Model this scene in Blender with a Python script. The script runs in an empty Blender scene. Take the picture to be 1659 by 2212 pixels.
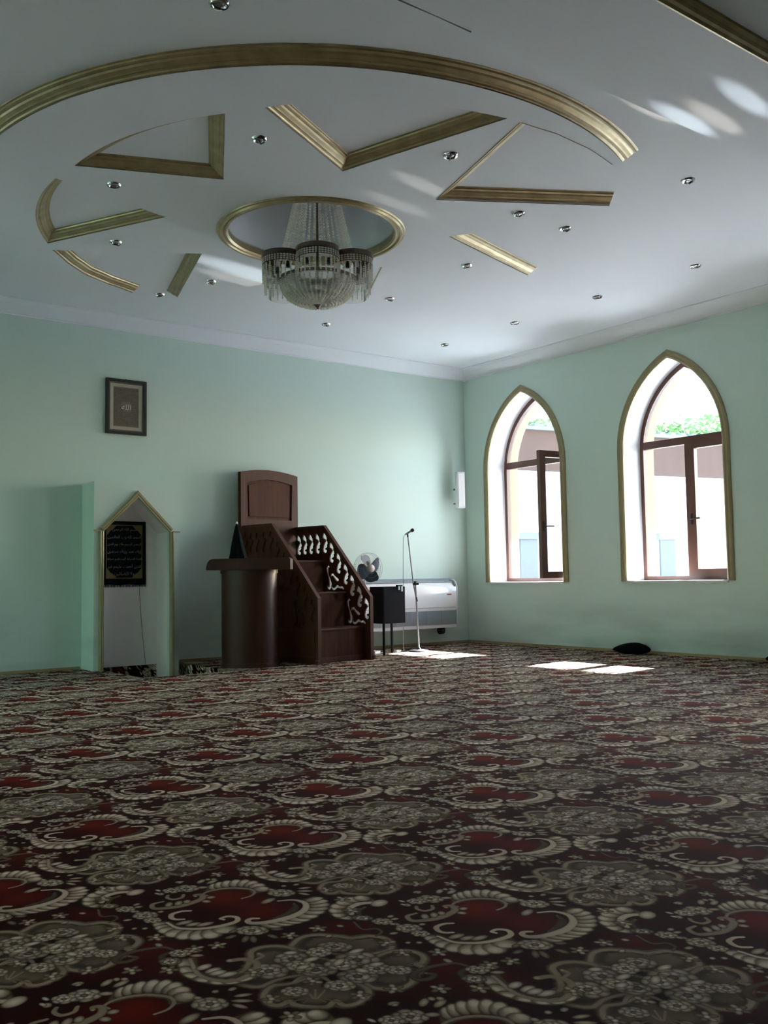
import bpy, bmesh, math, random
import numpy as np
from mathutils import Vector, Matrix
from mathutils.geometry import tessellate_polygon

random.seed(7)
scene = bpy.context.scene
COL = scene.collection
PI = math.pi
W_PX, H_PX = 1659, 2212

# ------------------------------------------------------------------ camera
FOC = 2057.8                      # focal length in pixels of the 1659 wide frame
CAM = Vector((-10.0123, -11.1323, 1.0))
YAW, PITCH, ROLL = 0.6462, 0.0698, -0.0158
cam_data = bpy.data.cameras.new('camera')
cam_data.sensor_fit = 'HORIZONTAL'
cam_data.sensor_width = 36.0
cam_data.lens = FOC * 36.0 / W_PX
cam_data.clip_start = 0.05
cam_data.clip_end = 300
cam = bpy.data.objects.new('camera', cam_data)
COL.objects.link(cam)
_f = Vector((math.sin(YAW) * math.cos(PITCH), math.cos(YAW) * math.cos(PITCH), math.sin(PITCH)))
_r0 = Vector((math.cos(YAW), -math.sin(YAW), 0))
_u0 = _r0.cross(_f)
_r = _r0 * math.cos(ROLL) + _u0 * math.sin(ROLL)
_u = -_r0 * math.sin(ROLL) + _u0 * math.cos(ROLL)
cam.matrix_world = Matrix(((_r.x, _u.x, -_f.x, CAM.x), (_r.y, _u.y, -_f.y, CAM.y), (_r.z, _u.z, -_f.z, CAM.z), (0, 0, 0, 1)))
scene.camera = cam

# ------------------------------------------------------------------ sky, sun, exposure
SUN_DIR = Vector((-1.0, -0.12, -0.60)).normalized()      # the way the light travels
world = bpy.data.worlds.new('sky')
scene.world = world
world.use_nodes = True
wn = world.node_tree.nodes
wl = world.node_tree.links
sky = wn.new('ShaderNodeTexSky')
sky.sky_type = 'NISHITA'
sky.sun_disc = False
sky.sun_elevation = math.asin(-SUN_DIR.z)
sky.sun_rotation = math.radians(83)
sky.air_density = 1.0
sky.dust_density = 1.0
wl.new(sky.outputs[0], wn['Background'].inputs[0])
wn['Background'].inputs[1].default_value = SKY_STRENGTH = 0.42
sun_data = bpy.data.lights.new('sun', 'SUN')
sun_data.energy = SUN_ENERGY = 38.0
sun_data.angle = math.radians(0.55)
sun_data.color = (0.86, 0.94, 1.0)
sun = bpy.data.objects.new('sun', sun_data)
sun.location = (30, 5, 20)
sun.rotation_euler = SUN_DIR.to_track_quat('-Z', 'Y').to_euler()
COL.objects.link(sun)

# added spot lamps stand in for sun bounced up through the windows: narrow beams
for k, (src, dst, deg, watts, col, bl) in enumerate((
        ((6.0, -.35, 1.57), (-5.36, -2.62, 4.22), 2.1, 2600, (.80, .92, 1.0), .9),
        ((6.0, -.42, 1.52), (-5.34, -2.35, 4.22), 1.5, 1100, (1.0, .95, .88), .7),
        ((6.0, -3.10, 1.75), (-5.14, -5.32, 4.18), 1.0, 900, (1.0, .96, .90), .8),
        ((6.0, -3.00, 1.75), (-5.10, -4.90, 4.18), .8, 600, (1.0, .96, .90), .8),
        ((6.0, -6.45, 1.95), (-4.47, -7.13, 4.22), .26, 1500, (1.0, .92, .84), .8),
        ((6.0, -6.50, 1.95), (-4.38, -7.26, 4.17), .20, 2600, (.78, .90, 1.0), .8),
        ((6.0, -6.40, 1.95), (-4.24, -7.40, 4.17), .28, 1200, (1.0, .92, .84), .8),
        ((6.0, -6.45, 1.95), (-4.30, -7.68, 4.17), .24, 1900, (.78, .90, 1.0), .8))):
    ld = bpy.data.lights.new('added_glint_spot', 'SPOT')
    ld.energy = watts
    ld.color = col
    ld.spot_size = math.radians(deg)
    ld.spot_blend = bl
    ld.shadow_soft_size = .02
    lo = bpy.data.objects.new('added_glint_spot', ld)
    lo.location = src
    lo.rotation_euler = (Vector(dst) - Vector(src)).to_track_quat('-Z', 'Y').to_euler()
    COL.objects.link(lo)

scene.view_settings.view_transform = 'Standard'
scene.view_settings.look = 'None'
scene.view_settings.gamma = 1.0
scene.view_settings.use_curve_mapping = False
scene.view_settings.exposure = 2.68
scene.cycles.max_bounces = 14
scene.cycles.diffuse_bounces = 10
scene.cycles.glossy_bounces = 4
scene.cycles.transparent_max_bounces = 48
scene.cycles.sample_clamp_indirect = 6.0
scene.cycles.use_denoising = True
scene.cycles.caustics_reflective = False
scene.cycles.caustics_refractive = False


# ------------------------------------------------------------------ materials
def mat(name, base, rough=0.6, metal=0.0, var=0.06, scale=6.0, bump=0.0, bump_scale=40.0, spec=0.5, stretch=(1, 1, 1), dark=None, coat=0.0, sheen=0.0):
    """Principled surface whose colour wavers between two tones through a noise."""
    m = bpy.data.materials.new(name)
    m.use_nodes = True
    nt = m.node_tree
    b = nt.nodes['Principled BSDF']
    b.inputs['Roughness'].default_value = rough
    b.inputs['Metallic'].default_value = metal
    b.inputs['Specular IOR Level'].default_value = spec
    b.inputs['Coat Weight'].default_value = coat
    b.inputs['Sheen Weight'].default_value = sheen
    tc = nt.nodes.new('ShaderNodeTexCoord')
    mp = nt.nodes.new('ShaderNodeMapping')
    mp.inputs['Scale'].default_value = stretch
    nz = nt.nodes.new('ShaderNodeTexNoise')
    nz.inputs['Scale'].default_value = scale
    nz.inputs['Detail'].default_value = 4
    mx = nt.nodes.new('ShaderNodeMix')
    mx.data_type = 'RGBA'
    lo = dark if dark else tuple(c * (1 - var * 2) for c in base)
    hi = tuple(min(1, c * (1 + var)) for c in base)
    mx.inputs[6].default_value = (*lo, 1)
    mx.inputs[7].default_value = (*hi, 1)
    nt.links.new(tc.outputs['Object'], mp.inputs[0])
    nt.links.new(mp.outputs[0], nz.inputs['Vector'])
    nt.links.new(nz.outputs['Fac'], mx.inputs[0])
    nt.links.new(mx.outputs[2], b.inputs['Base Color'])
    if bump:
        n2 = nt.nodes.new('ShaderNodeTexNoise')
        n2.inputs['Scale'].default_value = bump_scale
        bp = nt.nodes.new('ShaderNodeBump')
        bp.inputs['Strength'].default_value = bump
        bp.inputs['Distance'].default_value = 0.01
        nt.links.new(mp.outputs[0], n2.inputs['Vector'])
        nt.links.new(n2.outputs['Fac'], bp.inputs['Height'])
        nt.links.new(bp.outputs[0], b.inputs['Normal'])
    return m


def glass_mat(name, tint, gloss=0.08, haze=0.0, haze_col=(.8, .85, .95)):
    m = bpy.data.materials.new(name)
    m.use_nodes = True
    nt = m.node_tree
    nt.nodes.remove(nt.nodes['Principled BSDF'])
    out = nt.nodes['Material Output']
    tr = nt.nodes.new('ShaderNodeBsdfTransparent')
    tr.inputs[0].default_value = (*tint, 1)
    gl = nt.nodes.new('ShaderNodeBsdfGlossy')
    gl.inputs['Roughness'].default_value = 0.02
    lw = nt.nodes.new('ShaderNodeLayerWeight')
    lw.inputs[0].default_value = gloss
    mx = nt.nodes.new('ShaderNodeMixShader')
    nt.links.new(lw.outputs['Fresnel'], mx.inputs[0])
    nt.links.new(tr.outputs[0], mx.inputs[1])
    nt.links.new(gl.outputs[0], mx.inputs[2])
    last = mx
    if haze:
        df = nt.nodes.new('ShaderNodeBsdfTranslucent')
        df.inputs[0].default_value = (*haze_col, 1)
        d2 = nt.nodes.new('ShaderNodeBsdfDiffuse')
        d2.inputs[0].default_value = (*haze_col, 1)
        m0 = nt.nodes.new('ShaderNodeMixShader')
        m0.inputs[0].default_value = .5
        nt.links.new(df.outputs[0], m0.inputs[1])
        nt.links.new(d2.outputs[0], m0.inputs[2])
        m2 = nt.nodes.new('ShaderNodeMixShader')
        m2.inputs[0].default_value = haze
        nt.links.new(last.outputs[0], m2.inputs[1])
        nt.links.new(m0.outputs[0], m2.inputs[2])
        last = m2
    nt.links.new(last.outputs[0], out.inputs[0])
    return m


M = {}
M['mint'] = mat('mint_wall_paint', (.60, .73, .68), .55, var=.025, scale=1.3, bump=.06, bump_scale=60)
def stain(m, amount):
    nt = m.node_tree
    b = nt.nodes['Principled BSDF']
    src = b.inputs['Base Color'].links[0].from_socket
    tc = nt.nodes.new('ShaderNodeTexCoord')
    sx = nt.nodes.new('ShaderNodeSeparateXYZ')
    nt.links.new(tc.outputs['Object'], sx.inputs[0])
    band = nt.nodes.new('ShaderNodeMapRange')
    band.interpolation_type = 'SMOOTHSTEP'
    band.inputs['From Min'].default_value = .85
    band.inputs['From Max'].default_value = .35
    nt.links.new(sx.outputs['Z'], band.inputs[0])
    nz = nt.nodes.new('ShaderNodeTexNoise')
    nz.inputs['Scale'].default_value = 1.0
    nz.inputs['Detail'].default_value = 3
    sq = nt.nodes.new('ShaderNodeMapping')
    sq.inputs['Scale'].default_value = (.7, .7, 3.0)
    nt.links.new(tc.outputs['Object'], sq.inputs[0])
    nt.links.new(sq.outputs[0], nz.inputs['Vector'])
    rg = nt.nodes.new('ShaderNodeMapRange')
    rg.inputs['From Min'].default_value = .45
    rg.inputs['From Max'].default_value = .75
    nt.links.new(nz.outputs['Fac'], rg.inputs[0])
    mu = nt.nodes.new('ShaderNodeMath')
    mu.operation = 'MULTIPLY'
    nt.links.new(band.outputs[0], mu.inputs[0])
    nt.links.new(rg.outputs[0], mu.inputs[1])
    m2 = nt.nodes.new('ShaderNodeMath')
    m2.operation = 'MULTIPLY'
    m2.inputs[1].default_value = amount
    nt.links.new(mu.outputs[0], m2.inputs[0])
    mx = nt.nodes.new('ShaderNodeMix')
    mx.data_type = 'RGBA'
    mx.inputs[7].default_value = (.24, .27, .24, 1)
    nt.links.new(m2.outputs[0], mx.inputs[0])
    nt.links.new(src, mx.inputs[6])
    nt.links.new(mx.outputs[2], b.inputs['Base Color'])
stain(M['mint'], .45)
M['rear_tone'] = mat('dull_grey_green_rear', (.30, .34, .32), .7, var=.03, scale=1.0)  # rear ceiling toned darker and greener, also to lower bounced light
M['rear_wall'] = mat('darkened_rear_wall', (.10, .075, .055), .6, var=.15, scale=3, stretch=(1, 1, .2))  # unseen rear wall, made dark to cut bounced light
M['ceiling'] = mat('white_ceiling_paint', (.75, .79, .85), .7, var=.02, scale=1.0, bump=.03)
M['reveal'] = mat('white_reveal_paint', (.72, .72, .74), .6, var=.02)
M['niche'] = mat('white_niche_paint', (.86, .84, .85), .55, var=.03, scale=2)
M['gold'] = mat('antique_gold_paint', (.50, .43, .25), .36, metal=.45, var=.12, scale=9, dark=(.27, .20, .10))
M['gold_band'] = mat('dull_gold_trim', (.36, .31, .175), .5, metal=.1, var=.12, scale=8)
M['frame'] = mat('brown_window_frame', (.115, .05, .036), .35, var=.15, scale=5, stretch=(1, 1, .15))
M['wood'] = mat('dark_red_wood', (.088, .031, .014), .6, var=.2, scale=5, stretch=(4, 4, .5), dark=(.040, .014, .009), spec=.12)
M['wood2'] = mat('dark_red_wood_edge', (.080, .031, .019), .5, var=.2, scale=5, stretch=(4, 4, .5), dark=(.050, .018, .011), spec=.18)
M['podium'] = mat('polished_dark_wood', (.050, .015, .008), .40, var=.12, scale=4, stretch=(4, 4, .4), dark=(.030, .010, .006), spec=.32)
M['black'] = mat('black_plastic', (.012, .013, .016), .45, var=.1)
M['slate'] = mat('dark_slate_board', (.014, .016, .022), .9, var=.1, spec=.15)
M['cloth_black'] = mat('black_cloth', (.005, .008, .010), .95, var=.1, spec=.05, bump=.3, bump_scale=120)
M['white_plastic'] = mat('white_plastic', (.90, .90, .92), .16, var=.02, coat=.6)
M['white_matte'] = mat('white_matte_plastic', (.76, .75, .79), .5, var=.02)
M['grille'] = mat('grey_grille', (.36, .40, .45), .5, var=.08, scale=3, stretch=(2, 1, 12))
M['chrome'] = mat('chrome', (.75, .76, .78), .12, metal=1.0, var=.02)
M['lampglass'] = mat('lamp_glass', (.30, .32, .34), .08, metal=.6, var=.1)
M['socket'] = mat('dark_socket', (.02, .02, .022), .4, var=.1)
M['brown_band'] = mat('brown_lacquered_band', (.11, .08, .06), .35, metal=.2, var=.15)
M['blade'] = mat('blue_fan_blade', (.022, .045, .085), .5, var=.08, spec=.3)
M['fan_pink'] = mat('pale_fan_hub', (.66, .58, .58), .4, var=.03)
M['fan_grey'] = mat('pale_fan_housing', (.50, .50, .46), .45, var=.03)
M['wire'] = mat('thin_grey_wire', (.42, .46, .48), .4, metal=.3, var=.03)
M['cable'] = mat('grey_cable', (.20, .22, .23), .6, var=.05)
M['paper'] = mat('aged_paper', (.46, .42, .34), .8, var=.06, scale=12)
M['print'] = mat('printed_text_field', (.19, .16, .125), .8, var=.12, scale=30)
M['ink'] = mat('dark_ink', (.085, .070, .055), .8, var=.1)
M['white_ink'] = mat('white_lettering', (.72, .70, .66), .7, var=.03)
M['frame_black'] = mat('black_picture_frame', (.016, .020, .018), .4, var=.1)
M['frame_inner'] = mat('olive_frame_edge', (.10, .095, .065), .5, var=.1)
M['tapestry'] = mat('black_velvet', (.006, .009, .014), .95, var=.15, scale=30, spec=.08)
M['gold_thread'] = mat('gold_thread', (.20, .15, .06), .7, var=.15, scale=60)
M['silver_thread'] = mat('silver_thread', (.30, .29, .28), .7, var=.15, scale=60)
M['baseboard'] = mat('yellow_varnished_strip', (.40, .31, .15), .5, var=.15, scale=4)
M['stone'] = mat('cream_stone', (.30, .25, .18), .8, var=.06, scale=5, bump=.1)
M['render'] = mat('white_render', (.80, .82, .84), .85, var=.03)
M['fascia'] = mat('brown_fascia', (.075, .043, .033), .8, var=.12, scale=1.6, stretch=(3, 3, .5))
M['eave'] = mat('slate_eave', (.16, .20, .20), .7, var=.1)
M['door_grey'] = mat('blue_grey_door', (.075, .10, .125), .5, var=.1)
M['paving'] = mat('pale_paving', (.205, .215, .23), .9, var=.08, scale=2)
M['leaf'] = mat('green_leaf', (.11, .22, .07), .6, var=.3, scale=3)
M['bark'] = mat('bark', (.12, .09, .07), .9, var=.2, scale=9)
M['green_tint'] = mat('green_tint_wall', (.055, .10, .066), .9, var=.15)  # green chosen to tint the light at the left windows
M['sun_block'] = mat('sun_block_surface', (.40, .37, .33), .8, var=.1)  # surface of the unseen slab that blocks the sun
M['pane'] = glass_mat('window_glass', (.93, .92, .90), .10, haze=.004)
M['crystal'] = glass_mat('cut_crystal', (.90, .93, .91), .45, haze=.78, haze_col=(.96, .94, .87))
M['crystal_dim'] = glass_mat('hazy_crystal_sheet', (.93, .94, .94), .25, haze=.34, haze_col=(.95, .94, .88))
M['crystal_sheet'] = glass_mat('thin_crystal_sheet', (.94, .95, .95), .2, haze=.13, haze_col=(.95, .94, .88))
M['badge'] = mat('red_badge', (.45, .10, .09), .4, var=.05)
M['tag_blue'] = mat('pale_blue_tag', (.60, .72, .82), .4, var=.03)

# colours of the woven carpet
GROUND_DARK = (.030, .0026, .0028); GROUND_RED = (.175, .012, .004)
LIGHT = (.80, .70, .58); CREAM = (.57, .475, .36); TAN = (.25, .195, .13); MID = (.19, .15, .103); OLIVE = (.055, .04, .026); SHADOW = (.010, .006, .005)
def carpet_tile(N=640):
    """One repeat of the woven carpet, painted on a wrapped grid; returns N x N x 3 linear colour."""
    rng = np.random.default_rng(5)
    img = np.zeros((N, N, 3))
    # ground: maroon with soft brighter and darker clouds
    ii = (np.arange(N) + .5) / N
    S, T = np.meshgrid(ii, ii)
    def blob(cx, cy, r):
        dx = (S - cx + .5) % 1 - .5; dy = (T - cy + .5) % 1 - .5
        return np.exp(-(dx * dx + dy * dy) / (r * r))
    img[:] = GROUND_DARK
    hot = np.clip(.85 * blob(.41, .58, .10) + .55 * blob(.60, .46, .10) + .45 * blob(.3, .02, .1)
                  + .4 * blob(.95, .33, .09) + .35 * blob(.16, .86, .08) + .3 * blob(.45, .9, .1), 0, 1)[..., None]
    img[:] = img * (1 - hot) + np.array(GROUND_RED) * hot
    def patch(cx, cy, r):
        n = int(r * N) + 3
        ix = int(round(cx * N)); iy = int(round(cy * N))
        xs = np.arange(ix - n, ix + n + 1); ys = np.arange(iy - n, iy + n + 1)
        dx = (xs + .5) / N - cx; dy = (ys + .5) / N - cy
        return np.ix_(ys % N, xs % N), dx[None, :], dy[:, None]
    def ell(cx, cy, a, b, ang=0., col=CREAM, edge=TAN, alpha=1., soft=.22, shade=.0):
        w, dx, dy = patch(cx, cy, max(a, b) * 1.25)
        c, s = np.cos(ang), np.sin(ang)
        p = (dx * c + dy * s) / a; q = (-dx * s + dy * c) / b
        rho = np.sqrt(p * p + q * q)
        m = np.clip((1 - rho) / soft + .5, 0, 1) * alpha
        k = np.clip(1 - rho ** 1.7 + shade * p, 0, 1)[..., None]
        colr = np.array(edge) * (1 - k) + np.array(col) * k
        img[w] = img[w] * (1 - m[..., None]) + colr * m[..., None]
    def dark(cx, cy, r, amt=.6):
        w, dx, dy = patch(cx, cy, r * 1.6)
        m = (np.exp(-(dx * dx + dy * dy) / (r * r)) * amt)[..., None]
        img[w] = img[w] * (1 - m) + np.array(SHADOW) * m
    def spline(pts, n):
        P = np.array(pts, float)
        Q = np.vstack([2 * P[0] - P[1], P, 2 * P[-1] - P[-2]])
        out = []
        m = len(P) - 1
        for t in np.linspace(0, m - 1e-6, n):
            i = int(t); u = t - i
            p0, p1, p2, p3 = Q[i], Q[i + 1], Q[i + 2], Q[i + 3]
            out.append(.5 * ((2 * p1) + (-p0 + p2) * u + (2 * p0 - 5 * p1 + 4 * p2 - p3) * u * u + (-p0 + 3 * p1 - 3 * p2 + p3) * u ** 3))
        return np.array(out)
    def stroke(pts, w0, w1=None, col=CREAM, edge=TAN, w2=None):
        w1 = w0 if w1 is None else w1; w2 = w0 if w2 is None else w2
        L = np.hypot(*np.diff(np.array(pts, float), axis=0).T).sum()
        n = max(6, int(L / (min(w0, w1, w2) * .55)))
        for i, (x, y) in enumerate(spline(pts, n)):
            t = i / (n - 1)
            r = w0 + (w1 - w0) * min(1, 2 * t) if t < .5 else w1 + (w2 - w1) * (2 * t - 1)
            ell(x, y, r, r, 0, col, edge, soft=.5)
    def fan(inner, outer, n, col=CREAM, edge=OLIVE, fat=.62, start=.0):
        A = spline(inner, n + 1); B = spline(outer, n + 1)
        for x, y in B: dark(x, y, .034, .6)
        for f in np.linspace(0, .85, 6):
            for x, y in spline([tuple(a) for a in (A + (B - A) * f)], 26): ell(x, y, .017, .017, 0, TAN, OLIVE, soft=.6, alpha=.7)
        A = .5 * (A[1:] + A[:-1]); B = .5 * (B[1:] + B[:-1])
        for i in range(n):
            d = B[i] - A[i]; L = np.hypot(*d); ang = np.arctan2(d[1], d[0])
            j = min(i + 1, n - 1); k = max(i - 1, 0)
            sp = np.hypot(*(B[j] - B[k])) / max(1, j - k)
            c = A[i] + d * (.60 + start)
            ell(c[0], c[1], L * .58, max(sp * fat, .012), ang, col, edge, shade=.25)
            ell(c[0] + d[0] * .24, c[1] + d[1] * .24, L * .26, max(sp * fat * .6, .008), ang, LIGHT, col, alpha=.9)
    def rose(cx, cy, r, sq=1., n=7, ph=0., col=CREAM):
        dark(cx, cy, r * 1.25, .6)
        for ring, (rr, pr) in enumerate(((.72, .42), (.38, .34))):
            for k in range(n):
                a = ph + (k + .5 * ring) * 2 * np.pi / n
                ell(cx + r * rr * np.cos(a), cy + r * rr * sq * np.sin(a), r * pr, r * pr * .72, a + np.pi / 2, col if ring == 0 else LIGHT, OLIVE, soft=.35)
        ell(cx, cy, r * .22, r * .22, 0, TAN, SHADOW)
    def leaf(x0, y0, x1, y1, w, col=CREAM):
        ang = np.arctan2(y1 - y0, x1 - x0); L = np.hypot(x1 - x0, y1 - y0)
        ell((x0 + x1) / 2, (y0 + y1) / 2, L / 2, w, ang, col, OLIVE)
    def lobe(pts, fillc, rimw=.009, col=CREAM):
        P = spline(pts, 60); c = P.mean(0)
        for f in np.linspace(.15, .96, 8):
            for x, y in P[::2]:
                ell(c[0] + (x - c[0]) * f, c[1] + (y - c[1]) * f, .022, .022, 0, fillc, fillc, soft=.6, alpha=.8)
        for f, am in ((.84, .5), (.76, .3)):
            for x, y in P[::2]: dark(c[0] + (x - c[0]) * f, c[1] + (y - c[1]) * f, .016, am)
        stroke(pts, rimw, rimw * 1.2, col, TAN)
        for k in range(9):          # faint veins
            x, y = P[int(k * 59 / 8)]
            stroke([(c[0] + (x - c[0]) * .25, c[1] + (y - c[1]) * .25), (c[0] + (x - c[0]) * .7, c[1] + (y - c[1]) * .7)], .004, .004, MID, fillc)
    # ---- medallion of lobed shells with a bunch of roses
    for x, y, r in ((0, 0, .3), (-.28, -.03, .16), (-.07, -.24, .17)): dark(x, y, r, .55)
    lobe([(-.05, .08), (-.208, .103), (-.219, .158), (-.200, .212), (-.150, .239), (-.080, .236), (-.03, .225), (0, .237), (.036, .252), (.087, .240), (.116, .193), (.112, .137), (.03, .08)], MID)
    lobe([(0, 0), (-.182, .070), (-.218, .108), (-.270, .121), (-.320, .105), (-.349, .064), (-.336, .0), (-.333, -.090), (-.355, -.126), (-.346, -.168), (-.309, -.198), (-.254, -.201), (-.203, -.136), (-.08, -.06)], MID)
    lobe([(.03, 0), (.085, .085), (.123, .126), (.178, .140), (.217, .121), (.235, .089), (.231, .048), (.215, .03), (.234, .009), (.213, -.065), (.208, -.112), (.174, -.158), (.123, -.165), (.078, -.147), (.03, -.05)], MID)
    lobe([(-.1, -.1), (-.165, -.167), (-.213, -.189), (-.229, -.232), (-.224, -.280), (-.191, -.318), (-.163, -.314), (-.143, -.287), (-.122, -.308), (-.074, -.315), (-.025, -.307), (-.007, -.267), (.022, -.291), (.057, -.277), (.084, -.225), (.082, -.181), (.057, -.150), (-.02, -.1)], MID)
    stroke([(-.318, -.003), (-.302, .029), (-.32, .05)], .008)
    stroke([(-.157, -.155), (-.139, -.116), (-.107, -.099), (-.074, -.107), (-.048, -.132)], .007, .012, LIGHT)
    for s in (-.03, 0, .03): stroke([(-.07 + s * .2, -.26), (-.08 + s, -.2)], .004, .005, CREAM)
    for x, y, r, sq in ((-.2, .02, .055, .8), (-.074, .141, .055, .5), (.017, .04, .068, .8), (.036, -.085, .06, .6), (-.254, -.085, .06, .7), (-.105, -.055, .062, .5), (-.03, .0, .05, .7), (-.16, -.03, .045, .7), (.09, -.02, .045, .7), (-.01, -.16, .045, .6), (-.14, -.22, .04, .6), (-.12, .09, .04, .8), (.16, -.02, .04, .6)):
        rose(x, y, r * 1.15, min(1, sq * 1.15), ph=x * 9)
    for a in ((-.16, .0, -.11, .05), (-.05, -.02, -.03, .05), (-.02, .09, .03, .14), (-.17, -.06, -.13, -.02), (.06, .0, .11, .03), (.02, -.03, .07, -.05), (-.24, .06, -.19, .08)):
        leaf(*a, .017, LIGHT)
    # ---- wreath of acanthus scrolls round a red field
    fan([(.595, .320), (.634, .332), (.679, .364), (.720, .406), (.751, .460), (.759, .505), (.749, .549), (.724, .572)],
        [(.67, .29), (.728, .330), (.765, .360), (.800, .411), (.828, .482), (.832, .534), (.815, .595), (.775, .630)], 10, fat=.72)
    stroke([(.60, .37), (.575, .365), (.565, .345), (.575, .325), (.595, .320), (.634, .332), (.679, .364), (.720, .406), (.748, .460), (.755, .505), (.745, .549), (.720, .575), (.684, .584), (.633, .566)], .007, .016, LIGHT, CREAM, .006)
    stroke([(.66, .38), (.70, .44), (.715, .50), (.70, .545)], .008, .016, MID, OLIVE, .006)
    fan([(.325, .641), (.358, .672), (.406, .693), (.454, .695), (.492, .686), (.515, .653)],
        [(.315, .715), (.341, .752), (.39, .785), (.454, .793), (.51, .760), (.565, .690)], 8, fat=.74)
    stroke([(.335, .59), (.313, .605), (.325, .641), (.358, .672), (.406, .693), (.454, .695), (.492, .686), (.515, .653), (.510, .610), (.482, .575)], .005, .008, CREAM, TAN)
    fan([(.273, .283), (.30, .255), (.326, .239), (.378, .235), (.424, .245), (.471, .271), (.51, .305)],
        [(.225, .275), (.250, .232), (.286, .190), (.350, .148), (.415, .150), (.48, .168), (.53, .255)], 8, fat=.78)
    for a in ((.31, .265, .363, .318), (.35, .26, .40, .30), (.39, .262, .445, .312)): leaf(*a, .018)
    stroke([(.273, .283), (.326, .239), (.378, .235), (.424, .245), (.471, .271), (.510, .305), (.527, .337), (.515, .371), (.480, .376), (.460, .351), (.475, .34)], .006, .011, LIGHT, CREAM)
    stroke([(.32, .415), (.289, .405), (.263, .373), (.270, .337), (.292, .320), (.323, .325)], .007, .010, LIGHT, CREAM)
    rose(.605, .250, .062, .6, 8)
    for a in ((.56, .2, .53, .16), (.6, .2, .604, .135), (.62, .2, .642, .138), (.67, .27, .715, .28), (.67, .22, .715, .19), (.55, .25, .53, .215)): leaf(*a, .013, TAN)
    rose(.624, .661, .058, .7, 7)
    leaf(.61, .60, .575, .525, .02)
    for a in ((.68, .72, .735, .745), (.69, .67, .745, .65), (.61, .735, .622, .757), (.655, .755, .672, .785), (.68, .69, .75, .70), (.56, .70, .59, .69)): leaf(*a, .012)
    stroke([(.18, .50), (.15, .466), (.169, .423), (.210, .428), (.259, .455), (.302, .507), (.324, .557), (.308, .597), (.284, .593), (.29, .575)], .007, .016, CREAM, TAN, .007)
    for a in ((.22, .44, .21, .5), (.25, .46, .245, .52), (.28, .49, .27, .535), (.33, .53, .37, .52), (.34, .56, .37, .585)): leaf(*a, .016)
    stroke([(.175, .575), (.182, .545), (.212, .530), (.239, .555), (.235, .59)], .007, .009)
    rose(.223, .664, .055, .8, 6); rose(.172, .632, .04, .8, 6)
    for a in ((.25, .73, .262, .79), (.29, .73, .318, .79), (.15, .73, .185, .75), (.26, .68, .31, .69), (.13, .60, .15, .57)): leaf(*a, .015)
    rose(.165, .345, .05, .8, 7); rose(.21, .30, .035, .8, 6)
    for a in ((.2, .222, .222, .212), (.163, .215, .182, .207), (.13, .3, .10, .28), (.13, .37, .10, .39), (.2, .38, .22, .4)): leaf(*a, .012)
    # ---- single curled leaf between medallions
    fan([(-.056, .44), (-.085, .46), (-.092, .52), (-.07, .57), (-.035, .60), (0, .61)],
        [(-.06, .405), (-.118, .425), (-.148, .50), (-.135, .565), (-.10, .635), (-.04, .66)], 7, fat=.74)
    stroke([(-.06, .46), (-.075, .52), (-.05, .57), (-.01, .59), (.03, .585)], .010, .014, LIGHT, CREAM)
    ell(.03, .592, .042, .03, 1.2, LIGHT, TAN)
    stroke([(-.03, .45), (-.04, .5), (-.02, .54)], .008, .012, MID, OLIVE)
    rose(.062, .400, .04, .8, 6); rose(-.015, .425, .04, .6, 6, col=TAN)
    for a in ((.09, .42, .12, .44), (.09, .39, .115, .37), (.08, .44, .095, .47)): leaf(*a, .012)
    stroke([(-.04, .38), (0, .315), (.048, .325), (.071, .297), (.056, .255)], .005, .007, TAN, OLIVE)
    for a in ((.10, .635, .13, .615), (.11, .595, .14, .58)): leaf(*a, .009, LIGHT)
    # ---- acanthus spray and scroll
    fan([(.47, .975), (.5, .90), (.525, .862), (.594, .845), (.64, .85), (.68, .88)],
        [(.43, .96), (.462, .875), (.52, .825), (.594, .80), (.66, .81), (.71, .86)], 7, fat=.76)
    stroke([(.461, .972), (.525, .862), (.594, .825), (.658, .833), (.698, .905), (.691, .972), (.643, .996), (.597, .979)], .008, .012, CREAM, TAN, .012)
    for a in ((.51, .89, .545, .945), (.545, .87, .585, .92), (.59, .85, .65, .895), (.56, .86, .61, .90)): leaf(*a, .02, LIGHT)
    stroke([(.39, 1.035), (.339, 1.058), (.282, 1.033), (.231, .992), (.212, .946), (.228, .916), (.262, .927), (.277, .961), (.250, .968)], .008, .014, TAN, OLIVE, .008)
    stroke([(.39, 1.035), (.36, .985), (.39, .94), (.43, .96)], .008, .014, TAN, OLIVE)
    rose(.412, 1.016, .04, .8, 6); rose(.402, .945, .04, .8, 6, col=TAN)
    for a in ((.44, 1.03, .48, 1.05), (.45, 1.0, .5, 1.01), (.33, 1.06, .30, 1.09)): leaf(*a, .013)
    for a in ((.165, .74, .18, .725), (.27, .80, .285, .775), (.29, .80, .315, .785), (.86, .77, .885, .78), (.9, .34, .93, .33), (.88, .22, .9, .25)): leaf(*a, .012)
    for cx, cy in ((.30, .86), (.42, .88), (.70, .90), (.80, .72), (.88, .62), (.93, .50), (.84, .30), (.75, .22), (.45, .06), (.52, .10), (.16, .12), (.28, .14), (.10, .20), (.06, .78), (.16, .84), (.90, .86), (.56, .30), (.36, .52)):
        a0 = (cx * 37 + cy * 91) % 6.28
        if (cx, cy) in ((.56, .30), (.36, .52)): continue
        for k in range(5):
            a = a0 + k * 1.256
            leaf(cx + .006 * np.cos(a), cy + .006 * np.sin(a), cx + .036 * np.cos(a), cy + .036 * np.sin(a), .011, CREAM if k % 2 else TAN)
        ell(cx, cy, .010, .010, 0, LIGHT, TAN)
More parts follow.
